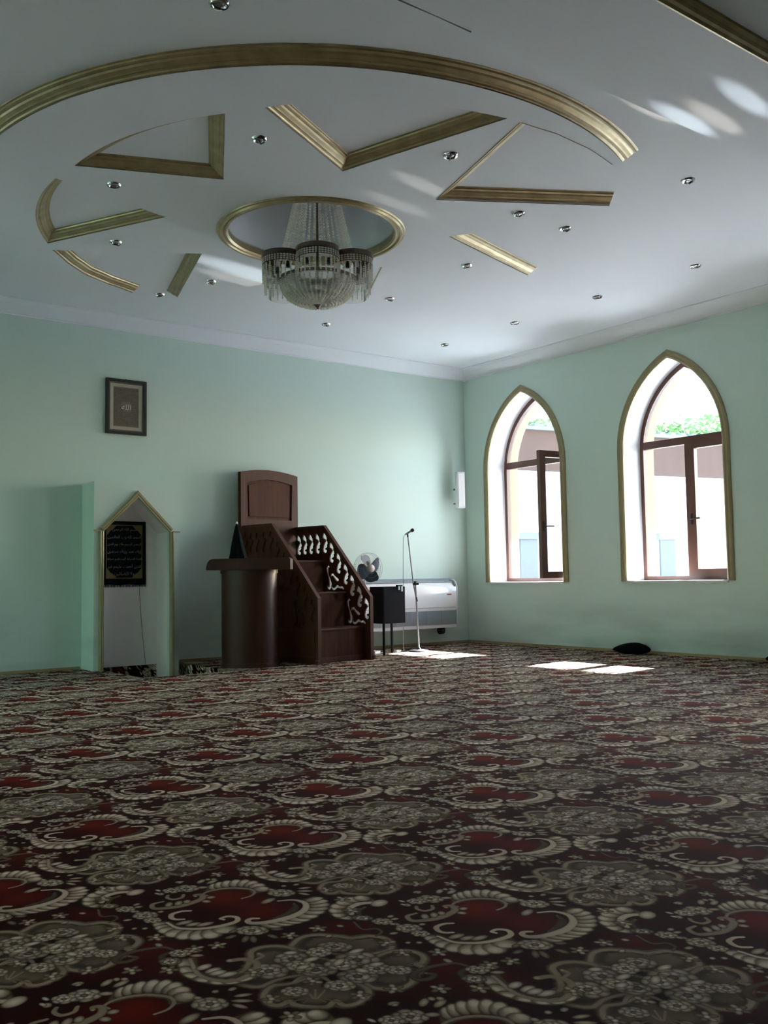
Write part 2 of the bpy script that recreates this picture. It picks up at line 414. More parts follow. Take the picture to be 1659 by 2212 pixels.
    # pile: fine cross-thread variation
    img *= (1 + .22 * (rng.random((N, N)) - .5))[..., None]
    return np.clip(img, 0, 1)


def carpet_material():
    N = 640
    tile = carpet_tile(N)
    img = bpy.data.images.new('carpet_weave', N, N, alpha=False, float_buffer=True)
    px = np.ones((N, N, 4), np.float32)
    px[..., :3] = tile
    img.pixels.foreach_set(px.ravel())
    img.update()
    img.pack()
    m = bpy.data.materials.new('floral_carpet')
    m.use_nodes = True
    nt = m.node_tree
    b = nt.nodes['Principled BSDF']
    b.inputs['Roughness'].default_value = .85
    b.inputs['Specular IOR Level'].default_value = .05
    b.inputs['Sheen Weight'].default_value = .0
    b.inputs['Sheen Roughness'].default_value = .35
    tc = nt.nodes.new('ShaderNodeTexCoord')
    # the repeat runs diagonally to the walls: s and t are skewed floor coordinates
    ax, ay = .5465, .587
    comb = nt.nodes.new('ShaderNodeCombineXYZ')
    for k, (gx, gy, gz) in enumerate(((.5 / ax, -.5 / ay, 1.2), (.5 / ax, .5 / ay, 0.0))):
        vm = nt.nodes.new('ShaderNodeVectorMath')
        vm.operation = 'DOT_PRODUCT'
        vm.inputs[1].default_value = (gx, gy, gz)
        ad = nt.nodes.new('ShaderNodeMath')
        ad.operation = 'ADD'
        ad.inputs[1].default_value = 8.56 * gx + 9.03 * gy
        nt.links.new(tc.outputs['Object'], vm.inputs[0])
        nt.links.new(vm.outputs['Value'], ad.inputs[0])
        nt.links.new(ad.outputs[0], comb.inputs[k])
    it = nt.nodes.new('ShaderNodeTexImage')
    it.image = img
    it.extension = 'REPEAT'
    nt.links.new(comb.outputs[0], it.inputs[0])
    # broad wear and the pile direction of the strips
    nz = nt.nodes.new('ShaderNodeTexNoise')
    nz.inputs['Scale'].default_value = .9
    nt.links.new(tc.outputs['Object'], nz.inputs['Vector'])
    rp = nt.nodes.new('ShaderNodeMapRange')
    rp.inputs['From Min'].default_value = .3
    rp.inputs['From Max'].default_value = .7
    rp.inputs['To Min'].default_value = .86
    rp.inputs['To Max'].default_value = 1.1
    nt.links.new(nz.outputs['Fac'], rp.inputs[0])
    mu = nt.nodes.new('ShaderNodeVectorMath')
    mu.operation = 'SCALE'
    nt.links.new(it.outputs[0], mu.inputs[0])
    nt.links.new(rp.outputs[0], mu.inputs['Scale'])
    nt.links.new(mu.outputs[0], b.inputs['Base Color'])
    return m


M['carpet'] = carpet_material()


# ------------------------------------------------------------------ mesh helpers
class MB:
    """Collects shapes and links them as one mesh object."""
    def __init__(self):
        self.v = []
        self.f = []
    def add(self, vs, fs):
        n = len(self.v)
        self.v += [tuple(p) for p in vs]
        self.f += [tuple(i + n for i in f) for f in fs]
        return self
    def box(self, x0, x1, y0, y1, z0, z1, mtx=None, bev=0.0):
        if bev > 0:
            bm = bmesh.new()
            bmesh.ops.create_cube(bm, size=1)
            for v in bm.verts:
                v.co = Vector(((x0 + x1) / 2 + v.co.x * (x1 - x0), (y0 + y1) / 2 + v.co.y * (y1 - y0), (z0 + z1) / 2 + v.co.z * (z1 - z0)))
            bmesh.ops.bevel(bm, geom=bm.edges[:], offset=bev, segments=2, affect='EDGES', profile=.6)
            bm.verts.index_update()
            vs = [v.co.copy() for v in bm.verts]
            fs = [tuple(v.index for v in f.verts) for f in bm.faces]
            bm.free()
        else:
            vs = [Vector(p) for p in ((x0, y0, z0), (x1, y0, z0), (x1, y1, z0), (x0, y1, z0), (x0, y0, z1), (x1, y0, z1), (x1, y1, z1), (x0, y1, z1))]
            fs = [(0, 3, 2, 1), (4, 5, 6, 7), (0, 1, 5, 4), (1, 2, 6, 5), (2, 3, 7, 6), (3, 0, 4, 7)]
        if mtx is not None:
            vs = [mtx @ v for v in vs]
        return self.add(vs, fs)
    def tube(self, pts, r, n=8, caps=True, r2=None):
        """Round bar along points."""
        P = [Vector(p) for p in pts]
        vs, fs = [], []
        m = len(P)
        up = Vector((0, 0, 1))
        prev = None
        for i, p in enumerate(P):
            d = (P[min(i + 1, m - 1)] - P[max(i - 1, 0)]).normalized()
            if prev is None:
                a = d.cross(up)
                if a.length < 1e-3:
                    a = d.cross(Vector((1, 0, 0)))
            else:
                a = prev - d * prev.dot(d)
            a.normalize()
            prev = a
            b = d.cross(a)
            rr = r if r2 is None else r + (r2 - r) * i / (m - 1)
            for k in range(n):
                t = 2 * PI * k / n
                vs.append(p + (a * math.cos(t) + b * math.sin(t)) * rr)
        for i in range(m - 1):
            for k in range(n):
                fs.append((i * n + k, i * n + (k + 1) % n, (i + 1) * n + (k + 1) % n, (i + 1) * n + k))
        if caps:
            fs.append(tuple(range(n - 1, -1, -1)))
            fs.append(tuple(range((m - 1) * n, m * n)))
        return self.add(vs, fs)
    def lathe(self, prof, n=24, mtx=None, a0=0.0, a1=2 * PI):
        """Turn (radius, height) pairs about local z."""
        closed = abs(a1 - a0 - 2 * PI) < 1e-6
        cols = n if closed else n + 1
        vs, fs = [], []
        for r, z in prof:
            for k in range(cols):
                t = a0 + (a1 - a0) * k / n
                p = Vector((r * math.cos(t), r * math.sin(t), z))
                vs.append(mtx @ p if mtx is not None else p)
        for i in range(len(prof) - 1):
            for k in range(n):
                k2 = (k + 1) % cols
                fs.append((i * cols + k, i * cols + k2, (i + 1) * cols + k2, (i + 1) * cols + k))
        return self.add(vs, fs)
    def prism(self, outline, holes, fn, d0, d1, front=True, back=True, sides=True):
        """Flat plate with holes: fn(a, b, d) gives the point at plate coordinates a, b and depth d."""
        loops = [[(a, b) for a, b in outline]] + [list(h) for h in holes]
        tris = tessellate_polygon([[Vector((a, b, 0)) for a, b in lp] for lp in loops])
        flat = [p for lp in loops for p in lp]
        n = len(flat)
        vs = [fn(a, b, d0) for a, b in flat] + [fn(a, b, d1) for a, b in flat]
        fs = []
        if front:
            fs += [tuple(t) for t in tris]
        if back:
            fs += [tuple(i + n for i in reversed(t)) for t in tris]
        if sides:
            o = 0
            for lp in loops:
                k = len(lp)
                for i in range(k):
                    j = (i + 1) % k
                    fs.append((o + i, o + j, o + j + n, o + i + n))
                o += k
        return self.add(vs, fs)
    def sweep(self, path, prof, closed=True, lo=0, hi=None, side=1.0):
        """Moulding along a flat path [(x, y)]: prof = [(offset, z)]; mitred; only stretches lo..hi are built."""
        P = [Vector((x, y)) for x, y in path]
        m = len(P)
        hi = m if hi is None else hi
        def normal(i):
            def seg(a, b):
                d = (P[b % m] - P[a % m])
                d.normalize()
                return Vector((-d.y, d.x)) * side
            if not closed and i == 0: return seg(0, 1)
            if not closed and i == m - 1: return seg(m - 2, m - 1)
            n1, n2 = seg(i - 1, i), seg(i, i + 1)
            b = n1 + n2
            if b.length < 1e-6: return n1
            b.normalize()
            return b / max(.25, b.dot(n1))
        vs, fs = [], []
        q = len(prof)
        rows = list(range(lo, hi + 1)) if closed else list(range(max(lo, 0), min(hi, m - 1) + 1))
        for i in rows:
            nn = normal(i % m if closed else i)
            for off, z in prof:
                p = P[i % m] + nn * off
                vs.append((p.x, p.y, z))
        for i in range(len(rows) - 1):
            for k in range(q - 1):
                fs.append((i * q + k, i * q + k + 1, (i + 1) * q + k + 1, (i + 1) * q + k))
        return self.add(vs, fs)
    def build(self, name, material, parent=None, smooth=False, kind=None, loc=None, label=None):
        me = bpy.data.meshes.new(name)
        me.from_pydata([tuple(p) for p in self.v], [], self.f)
        bm = bmesh.new()
        bm.from_mesh(me)
        bmesh.ops.recalc_face_normals(bm, faces=bm.faces[:])
        bm.to_mesh(me)
        bm.free()
        me.materials.append(material)
        if smooth:
            me.polygons.foreach_set('use_smooth', [True] * len(me.polygons))
            me.set_sharp_from_angle(angle=math.radians(40))
        o = bpy.data.objects.new(name, me)
        COL.objects.link(o)
        if parent is not None:
            o.parent = parent
        if loc is not None:
            o.location = loc
        if kind:
            o['kind'] = kind
        if label:
            o['label'] = label
        return o


def thing(name, label, cat, loc=(0, 0, 0), rotz=0.0, group=None):
    o = bpy.data.objects.new(name, None)
    o.empty_display_size = .05
    COL.objects.link(o)
    o.location = loc
    o.rotation_euler = (0, 0, rotz)
    o['label'] = label
    o['category'] = cat
    if group:
        o['group'] = group
    return o


def tag(o, label, cat, group=None):
    o['label'] = label
    o['category'] = cat
    if group:
        o['group'] = group
    return o


def root_structure(name, loc=(0, 0, 0), rotz=0.0):
    o = bpy.data.objects.new(name, None)
    o.empty_display_size = .05
    COL.objects.link(o)
    o.location = loc
    o.rotation_euler = (0, 0, rotz)
    o['kind'] = 'structure'
    return o


def copy_thing(src, loc, label, rotz=None):
    r = src.copy()
    COL.objects.link(r)
    r.location = loc
    if rotz is not None:
        r.rotation_euler = (0, 0, rotz)
    r['label'] = label
    for ch in src.children:
        c = ch.copy()
        COL.objects.link(c)
        c.parent = r
        for g in ch.children:
            d = g.copy()
            COL.objects.link(d)
            d.parent = c
    return r


def text_mb(body, size, fn, depth=.0015, center=(0, 0), width=None, space=1.0):
    """Lettering as thin raised geometry; fn(a, b, d) places it."""
    c = bpy.data.curves.new('letters', 'FONT')
    c.body = body
    c.size = size
    c.align_x = 'CENTER'
    c.align_y = 'CENTER'
    c.space_character = space
    c.resolution_u = 2
    o = bpy.data.objects.new('letters', c)
    COL.objects.link(o)
    bpy.context.view_layer.update()
    dg = bpy.context.evaluated_depsgraph_get()
    me = bpy.data.meshes.new_from_object(o.evaluated_get(dg))
    P = [v.co.copy() for v in me.vertices]
    F = [tuple(p.vertices) for p in me.polygons]
    bpy.data.objects.remove(o)
    bpy.data.curves.remove(c)
    bpy.data.meshes.remove(me)
    mb = MB()
    if not P:
        return mb
    x0 = min(p.x for p in P); x1 = max(p.x for p in P); y0 = min(p.y for p in P); y1 = max(p.y for p in P)
    s = (width / (x1 - x0)) if width else 1.0
    vs = [fn(center[0] + (p.x - (x0 + x1) / 2) * s, center[1] + (p.y - (y0 + y1) / 2) * (s if width is None else min(s, 1.2)), depth) for p in P]
    return mb.add(vs, F)


# ------------------------------------------------------------------ sizes of the hall
XL, YF = -10.8, -22.0             # far left wall and the wall behind the camera
H = 4.25                          # main ceiling
ZD = 4.18                         # underside of the dropped star disc
WT = .62                          # thickness of the window wall
WIN_Y = (-1.265, -3.845, -7.02)
SILL, SPRING, APEX, HW = .915, 2.62, 3.72, .735
PIT = (-5.97, -4.93, -1.55, -.03, -.15)     # sunken floor before the prayer niche: x0, x1, y0, y1, depth


def arch(hw, z0, zs, za, yc=0.0, n=12):
    """Pointed arch outline (y, z), from the foot on the +y side over the apex to the other foot."""
    h = za - zs
    R = (hw * hw + h * h) / (2 * hw)
    a1 = math.asin(h / R)
    right = [(hw - R + R * math.cos(a1 * i / n), zs + R * math.sin(a1 * i / n)) for i in range(n + 1)]
    left = [(-y, z) for y, z in reversed(right[:-1])]
    return [(yc + y, z) for y, z in [(hw, z0)] + right + left + [(-hw, z0)]]


# ------------------------------------------------------------------ floor with the sunken place before the niche
px0, px1, py0, py1, pd = PIT
fl = MB()
def quad(mb, a, b, c, d): mb.add([a, b, c, d], [(0, 1, 2, 3)])
for x0, x1, y0, y1 in ((XL, px0, YF, 0), (px1, 0, YF, 0), (px0, px1, YF, py0), (px0, px1, py1, 0)):
    quad(fl, (x0, y0, 0), (x1, y0, 0), (x1, y1, 0), (x0, y1, 0))
quad(fl, (px0, py0, pd), (px1, py0, pd), (px1, py1, pd), (px0, py1, pd))
quad(fl, (px0, py0, 0), (px1, py0, 0), (px1, py0, pd), (px0, py0, pd))
quad(fl, (px0, py1, 0), (px1, py1, 0), (px1, py1, pd), (px0, py1, pd))
quad(fl, (px0, py0, 0), (px0, py1, 0), (px0, py1, pd), (px0, py0, pd))
quad(fl, (px1, py0, 0), (px1, py1, 0), (px1, py1, pd), (px1, py0, pd))
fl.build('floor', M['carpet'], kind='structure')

# ------------------------------------------------------------------ walls
TOP = 5.0
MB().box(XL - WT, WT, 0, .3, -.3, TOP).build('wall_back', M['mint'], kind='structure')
MB().box(XL - WT, WT, YF - .3, YF, -.3, TOP).build('wall_front', M['rear_wall'], kind='structure')
holes = [arch(HW, SILL, SPRING, APEX, yc) for yc in WIN_Y]
wr = MB()
wr.prism([(0, -.3), (0, TOP), (YF, TOP), (YF, -.3)], holes, lambda a, b, d: (d, a, b), 0, WT, sides=False, back=False)
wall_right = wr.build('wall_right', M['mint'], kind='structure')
MB().prism([(0, -.3), (0, TOP), (YF, TOP), (YF, -.3)], holes, lambda a, b, d: (d, a, b), WT - .001, WT, sides=False, front=False).build('outer_face', M['stone'], wall_right)

LEFT_Y = (-1.265, -3.845)
holes = [arch(HW, SILL, SPRING, APEX, yc) for yc in LEFT_Y]
wl_ = MB()
wl_.prism([(0, -.3), (0, TOP), (YF, TOP), (YF, -.3)], holes, lambda a, b, d: (XL - d, a, b), 0, WT, sides=False, back=False)
wall_left = wl_.build('wall_left', M['mint'], kind='structure')
MB().prism([(0, -.3), (0, TOP), (YF, TOP), (YF, -.3)], holes, lambda a, b, d: (XL - d, a, b), WT - .001, WT, sides=False, front=False).build('outer_face', M['stone'], wall_left)


# ------------------------------------------------------------------ windows
def window(idx, yc, open_sash, left=False):
    w = root_structure('window_%d' % idx, (XL if left else 0, yc, 0), PI if left else 0.0)
    pt = lambda a, b, d: (d, a, b)
    A = arch(HW, SILL, SPRING, APEX)
    def strip(x0, x1, material, name):
        vs = [(x0, y, z) for y, z in A] + [(x1, y, z) for y, z in A]
        n = len(A)
        fs = [(i, i + 1, i + 1 + n, i + n) for i in range(n - 1)]
        return MB().add(vs, fs).build(name, material, w, smooth=True)
    strip(0, .33, M['reveal'], 'inner_reveal')
    strip(.33, WT, M['stone'], 'outer_reveal')
    MB().box(-.035, .34, -HW - .012, HW + .012, SILL - .022, SILL + .006, bev=.004).build('sill', M['reveal'], w)
    # gold surround on the wall face, three steps
    g = MB()
    prof = [(0, 0), (0, -.022), (.022, -.034), (.038, -.022), (.055, -.024), (.075, -.038), (.092, -.026), (.095, 0)]
    n = len(A)
    rows = []
    for i, (y, z) in enumerate(A):
        a = Vector(A[max(i - 1, 0)]); b = Vector(A[min(i + 1, n - 1)]); c = Vector((y, z))
        if i == 0 or i == n - 1:
            nn = Vector((1 if i == 0 else -1, 0))
        else:
            n1 = (c - a).normalized(); n2 = (b - c).normalized()
            n1 = Vector((n1.y, -n1.x)); n2 = Vector((n2.y, -n2.x))
            s = (n1 + n2).normalized()
            nn = s / max(.3, s.dot(n1))
        rows.append((c, nn))
    vs, fs = [], []
    q = len(prof)
    for c, nn in rows:
        for off, d in prof:
            p = c + nn * off
            vs.append((d, p.x, p.y))
    for i in range(n - 1):
        for k in range(q - 1):
            fs.append((i * q + k, i * q + k + 1, (i + 1) * q + k + 1, (i + 1) * q + k))
    fs.append(tuple(range(q))); fs.append(tuple(range((n - 1) * q, n * q)))
    g.add(vs, fs).build('gold_surround', M['gold_band'], w)
    # brown frame
    FX0, FX1 = .33, .40
    B = arch(HW - .055, SILL + .06, SPRING, APEX - .075)
    MB().prism(A, [list(reversed(B))], pt, FX0, FX1).build('window_frame', M['frame'], w)
    ZT = 2.70
    MB().box(FX0 + .002, FX1 - .002, -HW + .05, HW - .05, ZT - .05, ZT + .05, bev=.006).build('transom', M['frame'], w)
    MB().box(FX0 + .004, FX1 - .004, -.055, .045, SILL + .05, ZT - .04, bev=.006).build('mullion', M['frame'], w)
    # upper light and fixed light
    up = [p for p in B if p[1] > ZT] 
    hwT = max(p[0] for p in up)
    MB().prism([(hwT, ZT + .04)] + up + [(-hwT, ZT + .04)], [], pt, .362, .368).build('upper_pane', M['pane'], w)
    MB().prism([(.03, SILL + .06), (HW - .055, SILL + .06), (HW - .055, ZT - .045), (.03, ZT - .045)], [], pt, .362, .368).build('fixed_pane', M['pane'], w)
    # opening sash on the -y side, hinged at the outer jamb
    s = bpy.data.objects.new('sash', None)
    COL.objects.link(s)
    s.parent = w
    s.location = (FX0 + .01, -HW + .05, 0)
    L = HW - .05 - .035 + .02
    z0, z1 = SILL + .055, ZT + .055
    if not open_sash:
        z1 = ZT - .03
    out = [(0, z0), (L, z0), (L, z1), (0, z1)]
    inn = [(.085, z0 + .09), (.085, z1 - .09), (L - .10, z1 - .09), (L - .10, z0 + .09)]
    sp = lambda a, b, d: (d, a, b)
    MB().prism(out, [inn], sp, -.035, .03).build('sash_frame', M['frame'], s)
    MB().prism([(.07, z0 + .08), (L - .095, z0 + .08), (L - .095, z1 - .08), (.07, z1 - .07)], [], sp, -.003, .003).build('sash_pane', M['pane'], s)
    hb = MB().box(-.047, -.035, L - .05, L - .025, 1.62, 1.76, bev=.003)
    hb.tube([(-.047, L - .037, 1.69), (-.075, L - .037, 1.69), (-.08, L - .05, 1.69), (-.08, L - .19, 1.692)], .011, 8)
    hb.build('handle', M['black'], s)
    if open_sash:
        s.rotation_euler = (0, 0, math.radians(84))
    return w


for i, yc in enumerate(WIN_Y):
    window(i + 1, yc, i == 0)
for i, yc in enumerate(LEFT_Y):
    window(len(WIN_Y) + 1 + i, yc, False, True)

# ------------------------------------------------------------------ ceiling, cove, baseboards
CEN = Vector((-5.351, -3.912))
R_IN = .765
circ = lambda r, n=96: [(CEN.x + r * math.cos(2 * PI * k / n), CEN.y + r * math.sin(2 * PI * k / n)) for k in range(n)]
MB().prism([(XL, YF), (0, YF), (0, -8.0), (XL, -8.0)], [], lambda a, b, d: (a, b, d), H, H + .02, back=False, sides=False).build('ceiling_rear', M['rear_tone'], kind='structure')
MB().prism([(XL, -8.0), (0, -8.0), (0, 0), (XL, 0)], [circ(R_IN)], lambda a, b, d: (a, b, d), H, H + .02, back=False, sides=False).build('ceiling', M['ceiling'], kind='structure')
dome = MB().lathe([(R_IN, ZD), (R_IN, 4.80), (R_IN - .05, 4.86), (.01, 4.88)], 96, Matrix.Translation((CEN.x, CEN.y, 0)))
dome.build('ceiling_well', M['ceiling'], kind='structure', smooth=True)
cz = 4.098
coveprof = [(0, cz - .012), (.012, cz - .010), (.014, cz), (.03, cz + .006), (.075, cz + .045), (.135, cz + .10), (.16, cz + .135), (.166, H - .012), (.175, H - .010), (.176, H)]
room = [(XL, YF), (0, YF), (0, 0), (XL, 0)]
for nm, k in (('trim_front', 0), ('trim_right', 1), ('trim_back', 2), ('trim_left', 3)):
    MB().sweep(room, coveprof, True, k, k + 1).build(nm, M['ceiling'], kind='structure')
MB().box(-.012, 0, YF, -.0, 0, .032).build('baseboard_right', M['baseboard'], kind='structure')
bb = MB()
for x0, x1 in ((XL, -6.11), (-5.03, -.012)):
    bb.box(x0, x1, -.012, 0, 0, .032)
bb.build('baseboard_back', M['baseboard'], kind='structure')

# dropped beam in front of the star, with its dark gold edge
beam = MB()
beam.box(XL, 0, -8.02, -7.2, 4.172, H)
bo = beam.build('ceiling_beam', M['ceiling'], kind='structure')
mp = MB()
mprof = [(.0, 4.168), (-.012, 4.166), (-.02, 4.185), (-.035, 4.195), (-.045, 4.215), (-.062, 4.235), (-.066, H)]
mp.add([(XL, -8.02 + o, z) for o, z in mprof] + [(0, -8.02 + o, z) for o, z in mprof], [(i, i + 1, i + 1 + len(mprof), i + len(mprof)) for i in range(len(mprof) - 1)])
mp.build('edge_moulding', M['gold'], bo)
MB().tube([(-7.3, -7.193, 4.2), (-6.88, -7.193, 4.172), (-6.62, -7.193, 4.176), (-6.35, -7.193, 4.173)], .004, 6).build('edge_line', M['cable'], bo)  # thin dark tube added to draw the line of the beam's far edge

# ------------------------------------------------------------------ the star disc with eight recesses
star = root_structure('ceiling_star_disc', (CEN.x, CEN.y, 0))
def polar(deg, r): return Vector((r * math.cos(math.radians(deg)), r * math.sin(math.radians(deg))))
def closed_recess(a, ap, b):
    a, ap, b = Vector(a), Vector(ap), Vector(b)
    a0, a1 = math.degrees(math.atan2(a.y, a.x)) % 360, math.degrees(math.atan2(b.y, b.x)) % 360
    path = [ap] + [polar(a0 + (a1 - a0) * i / 14, a.length + (b.length - a.length) * i / 14) for i in range(15)]
    return [(p.x, p.y) for p in path]
# three recesses are closed on the outside by the crescent, the other five are open to the plain ceiling
closed3 = [closed_recess((-1.892, 1.615), (-1.265, .388), (-2.303, .125)), closed_recess((-2.259, -.183), (-1.213, -.602), (-1.706, -1.574)),
           closed_recess((-1.527, -1.802), (-.526, -1.27), (-.074, -2.635))]
A0, A1, RR = 103.0, 293.6, 2.88
outer_arc = [polar(A0 + (A1 - A0) * i / 90, RR) for i in range(91)]
horn_a = [polar(A1, 2.80), polar(286, 2.755), polar(278, 2.70), Vector((.047, -2.646))]          # inner edge of the crescent, lower horn
horn_b = [Vector((-1.801, 1.766)), Vector((-1.56, 2.06)), Vector((-1.311, 2.303)), Vector((-1.0, 2.485)), Vector((-.648, 2.635))]
V2 = lambda *p: [Vector(q) for q in p]
tri6 = V2((.047, -2.646), (.438, -1.275), (1.746, -2.024))
tri7 = V2((1.86, -1.86), (1.099, -.661), (2.545, -.26))
tri0 = V2((2.56, -.02), polar(21, 1.28), (1.68, 1.50))
tri1 = V2((1.56, 1.60), polar(67.5, 1.28), (.06, 2.50))
tri2 = V2((-.165, 2.528), (-.585, 1.06), (-1.801, 1.766))
outline = outer_arc + horn_a[:-1] + tri6 + tri7 + tri0 + tri1 + tri2[:-1] + horn_b
inner = [(R_IN * math.cos(2 * PI * k / 96), R_IN * math.sin(2 * PI * k / 96)) for k in range(96)]
MB().prism([(p.x, p.y) for p in outline], closed3 + [inner], lambda a, b, d: (a, b, d), ZD, H, back=False, sides=True).build('disc_panel', M['ceiling'], star)
def cornice(z0, z1, w, lip=0.0):
    d = z1 - z0
    return [(-lip, z0 - lip), (-lip * 1.2, z0 + .10 * d), (.10 * w, z0 + .13 * d), (.16 * w, z0 + .26 * d), (.26 * w, z0 + .33 * d), (.34 * w, z0 + .30 * d), (.42 * w, z0 + .40 * d),
            (.58 * w, z0 + .56 * d), (.66 * w, z0 + .70 * d), (.74 * w, z0 + .72 * d), (.84 * w, z0 + .78 * d), (.88 * w, z0 + .92 * d), (.98 * w, z0 + .95 * d), (w, z1 - .001)]
for hp in closed3:
    pr = cornice(ZD, H, .115)
    for lo, hi in ((0, 1), (1, 15), (15, 16)):
        MB().sweep(hp, pr, True, lo, hi, side=1.0).build('recess_moulding', M['gold'], star)
for path, lip in ((tri6, .006), (tri7, 0), (tri1, 0), (tri2, 0)):
    q = [(p.x, p.y) for p in path]
    for lo in (0, 1):
        MB().sweep(q, cornice(ZD, H, .115, lip), False, lo, lo + 1, side=-1.0).build('recess_moulding', M['gold'], star)
MB().sweep([(p.x, p.y) for p in horn_b], cornice(ZD, H, .115), False, side=-1.0).build('horn_moulding', M['gold'], star)
MB().sweep([(p.x, p.y) for p in horn_a], cornice(ZD, H, .02, .005), False, side=-1.0).build('horn_moulding', M['gold'], star)
a_, b_ = Vector((1.10, .40)), Vector((1.66, 1.48))
n_ = Vector((-(b_ - a_).y, (b_ - a_).x)).normalized() * .007
MB().prism([tuple(a_ + n_), tuple(a_ - n_), tuple(b_ - n_), tuple(b_ + n_)], [], lambda a, b, d: (a, b, d), ZD - .003, ZD + .001).build('bare_edge_strip', M['gold_band'], star)
MB().sweep([(p.x, p.y) for p in outer_arc[23:]], cornice(ZD, H, .13), False, side=-1.0).build('rim_moulding', M['gold'], star)
rp = [(R_IN - .004, ZD + .05), (R_IN - .006, ZD - .006), (R_IN + .010, ZD - .022), (R_IN + .026, ZD - .020), (R_IN + .032, ZD - .010), (R_IN + .044, ZD - .010), (R_IN + .052, ZD - .028),
      (R_IN + .068, ZD - .030), (R_IN + .078, ZD - .014), (R_IN + .092, ZD - .012), (R_IN + .1, ZD)]
MB().lathe(rp, 96).build('ring_moulding', M['gold'], star, smooth=True)

# ------------------------------------------------------------------ recessed ceiling spotlights
spot_src = None
SPOTS = [
    (-7.612, -6.484, H, 'round chrome ceiling spotlight nearest the camera, cut by the top edge of the photo'),
    (-6.681, -5.290, ZD, 'chrome spotlight on the star spoke between the two dark triangular recesses nearest the camera'),
    (-5.373, -5.884, ZD, 'chrome spotlight on the star spoke below the tip of the widest gold triangle'),
    (-3.348, -6.545, H, 'chrome spotlight on the plain ceiling beyond the cut end of the big gold rim'),
    (-7.235, -3.928, ZD, 'chrome spotlight on the star spoke between the two recesses farthest left'),
    (-4.121, -5.351, ZD, 'chrome spotlight just under the long brown moulding, on the star disc'),
    (-3.368, -5.214, H, 'chrome spotlight on plain ceiling close to the end of the long brown moulding'),
    (-6.738, -2.689, ZD, 'chrome spotlight on the star spoke between the curved gold pieces at far left'),
    (-3.565, -4.053, ZD, 'chrome spotlight under the short pale gold moulding to the right of the chandelier'),
    (-1.403, -5.255, H, 'chrome spotlight nearest the right edge of the photo, above the bigger window'),
    (-5.473, -2.118, ZD, 'dark spotlight beside the bright blue light patch, left of the chandelier'),
    (-5.634, -1.174, H, 'chrome spotlight next to the cut foot of the slanting gold strip above the back wall'),
    (-3.371, -2.504, H, 'chrome spotlight right of the chandelier bowl, in the row above the minbar'),
    (-1.399, -3.920, H, 'chrome spotlight in the window row, third out from the room corner'),
    (-3.377, -1.167, H, 'chrome spotlight closest to the back wall, under the chandelier bowl in the photo'),
    (-1.399, -2.563, H, 'chrome spotlight in the window row, second out from the room corner'),
    (-1.407, -1.197, H, 'chrome spotlight closest to the room corner'),
]
for x, y, z, lab in SPOTS:
    if spot_src is None:
        spot_src = thing('ceiling_spotlight', lab, 'spotlight', (x, y, z), 0, 'recessed ceiling spotlights')
        MB().lathe([(.030, -.004), (.040, -.016), (.052, -.014), (.060, -.004), (.061, .0)], 24).build('bezel', M['chrome'], spot_src, smooth=True)
        MB().lathe([(.0005, -.010), (.014, -.014), (.026, -.010), (.031, -.003)], 16).build('bulb', M['lampglass'], spot_src, smooth=True)
        MB().tube([(-.05, 0, -.012), (-.03, .004, -.026), (.03, .004, -.026), (.05, 0, -.012)], .004, 6).build('clip', M['socket'], spot_src)
    else:
        copy_thing(spot_src, (x, y, z), lab, rotz=(x * 7.1) % 3)

# ------------------------------------------------------------------ chandelier
ch = thing('chandelier', 'crystal chandelier with lobed brown band and bead bowl hanging in the round ceiling well', 'chandelier', (CEN.x + .042, CEN.y - .030, 3.47))
def bead(mb, p, r):
    x, y, z = p
    mb.add([(x + r, y, z), (x - r, y, z), (x, y + r, z), (x, y - r, z), (x, y, z + r * 1.25), (x, y, z - r * 1.25)],
           [(0, 2, 4), (2, 1, 4), (1, 3, 4), (3, 0, 4), (2, 0, 5), (1, 2, 5), (3, 1, 5), (0, 3, 5)])
ZB = 3.915 - 3.47                     # top of the lobed band above the tip
VIEW = math.degrees(math.atan2(CAM.y - CEN.y, CAM.x - CEN.x))
DL, RL = .355, .185
lobes = [VIEW + 60 * k for k in range(6)]
def lobe_pts(a, n=16, r=RL):
    c = Vector((DL * math.cos(math.radians(a)), DL * math.sin(math.radians(a))))
    half = 112
    return [c + Vector((r * math.cos(math.radians(a - half + 2 * half * i / n)), r * math.sin(math.radians(a - half + 2 * half * i / n)))) for i in range(n + 1)]
